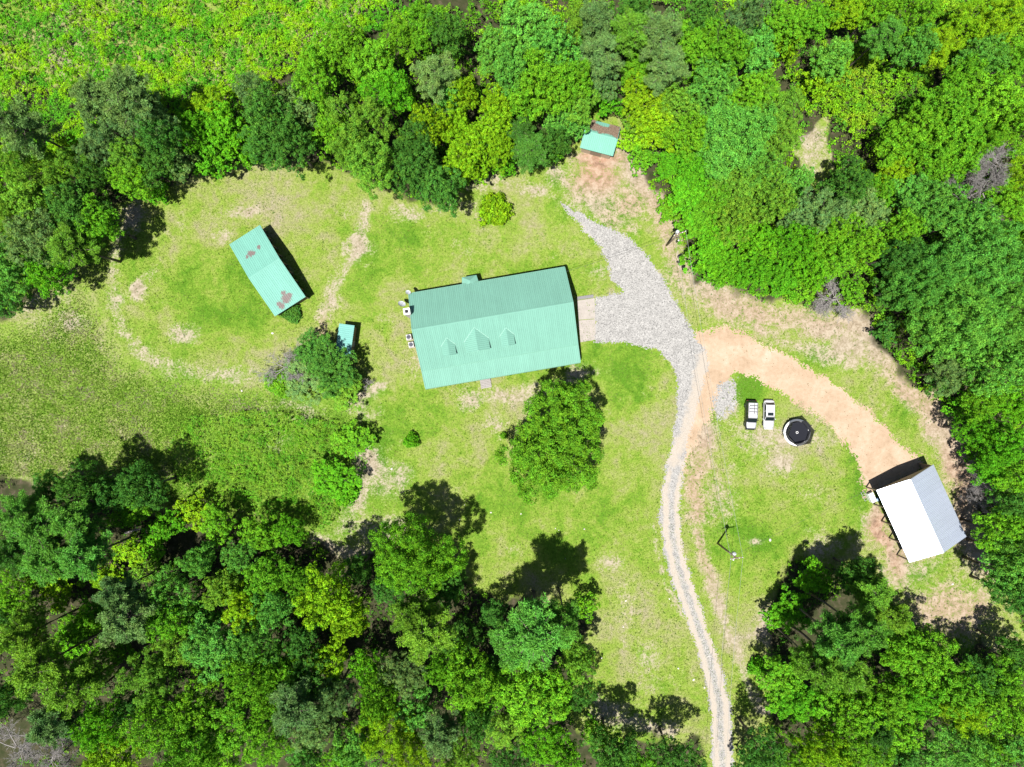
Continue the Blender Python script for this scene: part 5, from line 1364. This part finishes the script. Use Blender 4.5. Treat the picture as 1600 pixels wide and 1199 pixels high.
def car_paint(name, c, rough=.25, metal=0.0, coat=.6):
    t = NT(name); t.base(mixc := t.mix(1.0, tuple(c), t.math('MULTIPLY_ADD', t.noise(1.5, 3), .12, .94), 'MULTIPLY'), rough, metal)
    t.b.inputs['Coat Weight'].default_value = coat; t.b.inputs['Coat Roughness'].default_value = .08
    return t.m
PW = car_paint('white_car_paint', (.46, .46, .475)); PK = car_paint('black_car_paint', (.012, .012, .014)); PS = car_paint('silver_car_paint', (.40, .40, .44), .3, .1)
build_car(1173.0, 648.5, math.radians(-2), 'black-sided sport utility car with white hood and roof rack, left of two',
          dict(name='sport_utility_car', w=1.86, l=4.8, h=1.78, belt=1.12, hoodz=1.06, tailz=1.1, ff=-1.15, cb=0, rb=2.2, rf=-.5, rr=1.98, wr=.37, paint=PK, hood=PS, roof=PW, dark=True, sunroof=False, rack=True))
build_car(1201.0, 648.0, math.radians(-1), 'white sedan with dark sunroof parked right of the black-sided car',
          dict(name='white_sedan', w=1.78, l=4.75, h=1.45, belt=.93, hoodz=.88, tailz=.96, ff=-1.0, cb=0, rb=2.0, rf=-.36, rr=1.6, wr=.33, paint=PW, hood=PW, roof=PW, dark=False, sunroof=True, rack=False))

# ------------------------------------------------------------------ trampoline
def build_trampoline():
    x, y = P(1245.5, 676, .85); o = empty('trampoline', (x, y, float(hgt(x, y))), .2); tag(o, 'round black trampoline with white pad and net, right of the white sedan', 'trampoline')
    R = 2.2; z = .85
    ring = [(R * math.cos(k * PI / 20), R * math.sin(k * PI / 20), z) for k in range(41)]
    G().tube(ring, .035, 6, False).build('frame', M_STEEL, o, True)
    G().lathe([(R - .36, z - .02), (R - .34, z + .03), (R - .02, z + .03), (R, z)], 40).build('safety_pad', M_WHITE, o, True)
    G().lathe([(0, z - .01), (R - .37, z - .01), (R - .37, z - .03), (0, z - .03)], 40).build('mat', mat_plain('navy_mat', (.009, .010, .016), .8, spec=.2), o)
    G().lathe([(.14, z - .004), (.2, z - .004), (.2, z - .001), (.14, z - .001)], 24).build('centre_ring', M_WHITE, o)
    t = NT('net'); t.base((.012, .013, .018), .8)
    tr = t.N('ShaderNodeBsdfTransparent'); ms = t.N('ShaderNodeMixShader'); ms.inputs[0].default_value = .9
    t.l.new(tr.outputs[0], ms.inputs[1]); t.l.new(t.b.outputs[0], ms.inputs[2]); t.l.new(ms.outputs[0], t.out.inputs['Surface'])
    net = G()
    N_ = 6; pts = [(math.cos(k * PI / 3), math.sin(k * PI / 3)) for k in range(6)]
    for k in range(6):
        a, b = pts[k], pts[(k + 1) % 6]; r0, r1 = R - .3, R - .05
        net.quad((a[0] * r0, a[1] * r0, z + .04), (b[0] * r0, b[1] * r0, z + .04), (b[0] * r1, b[1] * r1, 2.55), (a[0] * r1, a[1] * r1, 2.55))
    net.build('net', t.m, o)
    G().tube([(p[0] * (R - .05), p[1] * (R - .05), 2.55) for p in pts + [pts[0]]], .02, 5, False).build('net_rim', M_BLACK, o)
    for a, b in pts:
        G().tube([(a * (R + .05), b * (R + .05), 0), (a * (R + .08), b * (R + .08), 1.6), (a * (R + .18), b * (R + .18), 2.5), (a * (R - .05), b * (R - .05), 2.62)], .035, 6).build('pole', M_BLACK, o)
    for k in range(3):
        an = k * 2 * PI / 3 + .5
        p = [(R * math.cos(an + d) * 1.0, R * math.sin(an + d) * 1.0, zz_) for d, zz_ in ((-.35, z), (-.33, .03), (.33, .03), (.35, z))]
        G().tube(p, .03, 6).build('leg', M_STEEL, o)
build_trampoline()

# ------------------------------------------------------------------ utility poles and lines
def build_pole(px, py, h, label, arm_ang):
    x, y = P(px, py); zg = float(hgt(x, y)); o = empty('utility_pole', (x, y, zg)); tag(o, label, 'utility pole', 'utility poles along the drive')
    G().tube([(0, 0, -.5), (0, 0, h * .5), (0, 0, h)], [.17, .145, .11], 10).build('pole', M_WOOD, o, True)
    ca, sa = math.cos(arm_ang), math.sin(arm_ang)
    G().box((0, 0, h - .35), (2.0, .12, .12), arm_ang).build('crossarm', M_WOOD, o)
    for s in (-.9, -.4, .4, .9): G().lathe([(0, 0), (.05, 0), (.07, .06), (.04, .1), (.06, .15), (0, .2)], 8, (ca * s, sa * s, h - .29)).build('insulator', M_WHITE, o)
    tx = (ca * .42 * 0 - sa * .45, sa * 0 + ca * .45)
    tr = G().lathe([(0, 0), (.24, 0), (.27, .06), (.27, .72), (.22, .8), (0, .84)], 16, (tx[0], tx[1], h - 1.7)).build('transformer', mat_plain('pale_grey_tank', (.40, .42, .44), .5), o, True)
    for s in (-.1, .1): G().lathe([(0, 0), (.05, 0), (.05, .18), (0, .2)], 8, (tx[0] + s, tx[1], h - .88)).build('bushing', M_WHITE, tr)
    G().box((tx[0] * .5, tx[1] * .5, h - 1.3), (.08, .3, .3), arm_ang).build('bracket', M_STEEL, o)
    G().lathe([(0, 0), (.11, .0), (.14, .1), (.08, .2), (0, .22)], 12, (-tx[0] * 1.6, -tx[1] * 1.6, h - 2.2)).build('lamp_head', M_WHITE, o, True)
    G().tube([(0, 0, h - 1.9), (-tx[0] * 1.6, -tx[1] * 1.6, h - 1.95)], .03, 5).build('lamp_arm', M_STEEL, o)
    return (x, y, zg + h), (ca, sa)
tA, aA = build_pole(1121, 849, 9.8, 'dark utility pole with transformer standing on the lawn right of the drive', math.radians(8))
tB, aB = build_pole(1041.4, 383.5, 9.2, 'utility pole with transformer at the wood edge near the gravel drive', math.radians(20))
M_WIRE = mat_plain('wire', (.10, .10, .10), .5, .3)
M_WIRE2 = mat_plain('bright_wire', (.42, .43, .42), .4, .5)
def wire(a, b, sag, label, r_=.018, m=None):
    pts = []
    for k in range(17):
        f = k / 16; pts.append((a[0] + (b[0] - a[0]) * f, a[1] + (b[1] - a[1]) * f, a[2] + (b[2] - a[2]) * f - 4 * sag * f * (1 - f)))
    o = G().tube(pts, r_, 4).build('overhead_wire', m or M_WIRE, None); tag(o, label, 'wire', 'overhead wires')
off = lambda t_, a_, s: (t_[0] + a_[0] * s, t_[1] + a_[1] * s, t_[2] - .08)
ex, ey = P(1122, 1250, 9.6); 
for s, n_ in ((-.9, 'left'), (.9, 'right')):
    wire(off(tA, aA, s), off(tB, aB, s), .9, '%s overhead wire between the two utility poles' % n_, m=M_WIRE2)
    wire(off(tA, aA, s), (ex + s, ey, 9.6), .8, '%s overhead wire from the lawn pole toward the bottom edge' % n_, m=M_WIRE2)
hx_, hy_ = P(886, 424, 3.6)
wire((tB[0], tB[1], tB[2] - 1.6), (hx_, hy_, 3.5), .5, 'service wire from the upper pole to the house gable')
sx_, sy_ = P(1366, 762, 3.9)
wire((tA[0], tA[1], tA[2] - 1.6), (sx_, sy_, 3.9), .6, 'service wire from the lawn pole to the pole barn', .015)

# ------------------------------------------------------------------ small things on the ground
def rock_mesh(seed):
    r = np.random.default_rng(seed); g = G().lathe([(0, -.3), (.7, -.2), (1, .15), (.75, .5), (.3, .66), (0, .7)], 8)
    g.v = [tuple(np.array(v) * (1 + r.normal(size=3) * .1)) for v in g.v]
    return g.mesh('stone', M_ROCK)
RM = [rock_mesh(i) for i in range(3)]
STONES = [(767, 801, .22), (814, 803, .2), (868, 826, .16), (978, 939, .26), (1046, 936, .22), (913, 827, .2), (1203, 844, .34), (873, 829, .14), (974, 980, .2), (1060, 1045, .24),
                                 (1489, 913, .3), (378, 611, .26), (426, 521, .3), (612, 733, .3), (718, 812, .2), (1084, 1063, .3), (1101, 1075, .28), (726, 789, .16), (940, 1028, .2)]
for i, (px, py, s) in enumerate(STONES):
    x, y = P(px, py); o = link('stone', RM[i % 3]); o.location = (x, y, float(hgt(x, y)) + s * .1); s *= .72; o.scale = (s, s * .8, s * .7); o.rotation_euler = (0, 0, i * 1.3)
    tag(o, 'small pale stone in open grass, %s from left of the scattered stones' % ORD[sorted(q[0] for q in STONES).index(px)], 'stone', 'pale stones scattered over the grass')
# fallen trunk in the lower left, driftwood plank at the upper shed
def log(pts, rad, label, nm='fallen_trunk', m=M_DEAD):
    w = [(*P(a, b, z), z) for a, b, z in pts]
    x0, y0, _ = w[0]
    o = empty(nm, (x0, y0, 0)); tag(o, label, 'log')
    loc = [(a - x0, b - y0, c) for a, b, c in w]
    G().tube(loc, [rad * (1 - .7 * i / (len(w) - 1)) for i in range(len(w))], 8).build('stem', m, o, True)
    r = np.random.default_rng(len(label))
    for k in range(6):
        i = r.integers(1, len(loc)); p = np.array(loc[i]); e = p + r.normal(size=3) * [.9, .9, .25] + [0, 0, .5]
        G().tube([p, (p + e) / 2 + r.normal(size=3) * .1, e], [rad * .3, rad * .2, .015], 5).build('branch', m, o)
log([(196, 833, 2.2), (214, 828, 2.6), (232, 826, 3.0), (250, 830, 2.8), (266, 838, 2.2)], .17, 'pale fallen trunk lying over bright brush in the lower left woods')
log([(1418, 958, 1.6), (1395, 955, 1.5), (1380, 948, 1.2)], .12, 'pale leaning dead stem at the right edge of the pines by the pole barn')
log([(876, 213, .3), (880, 220, .25), (887, 224, .2)], .14, 'short pale log left of the litter-covered shed')
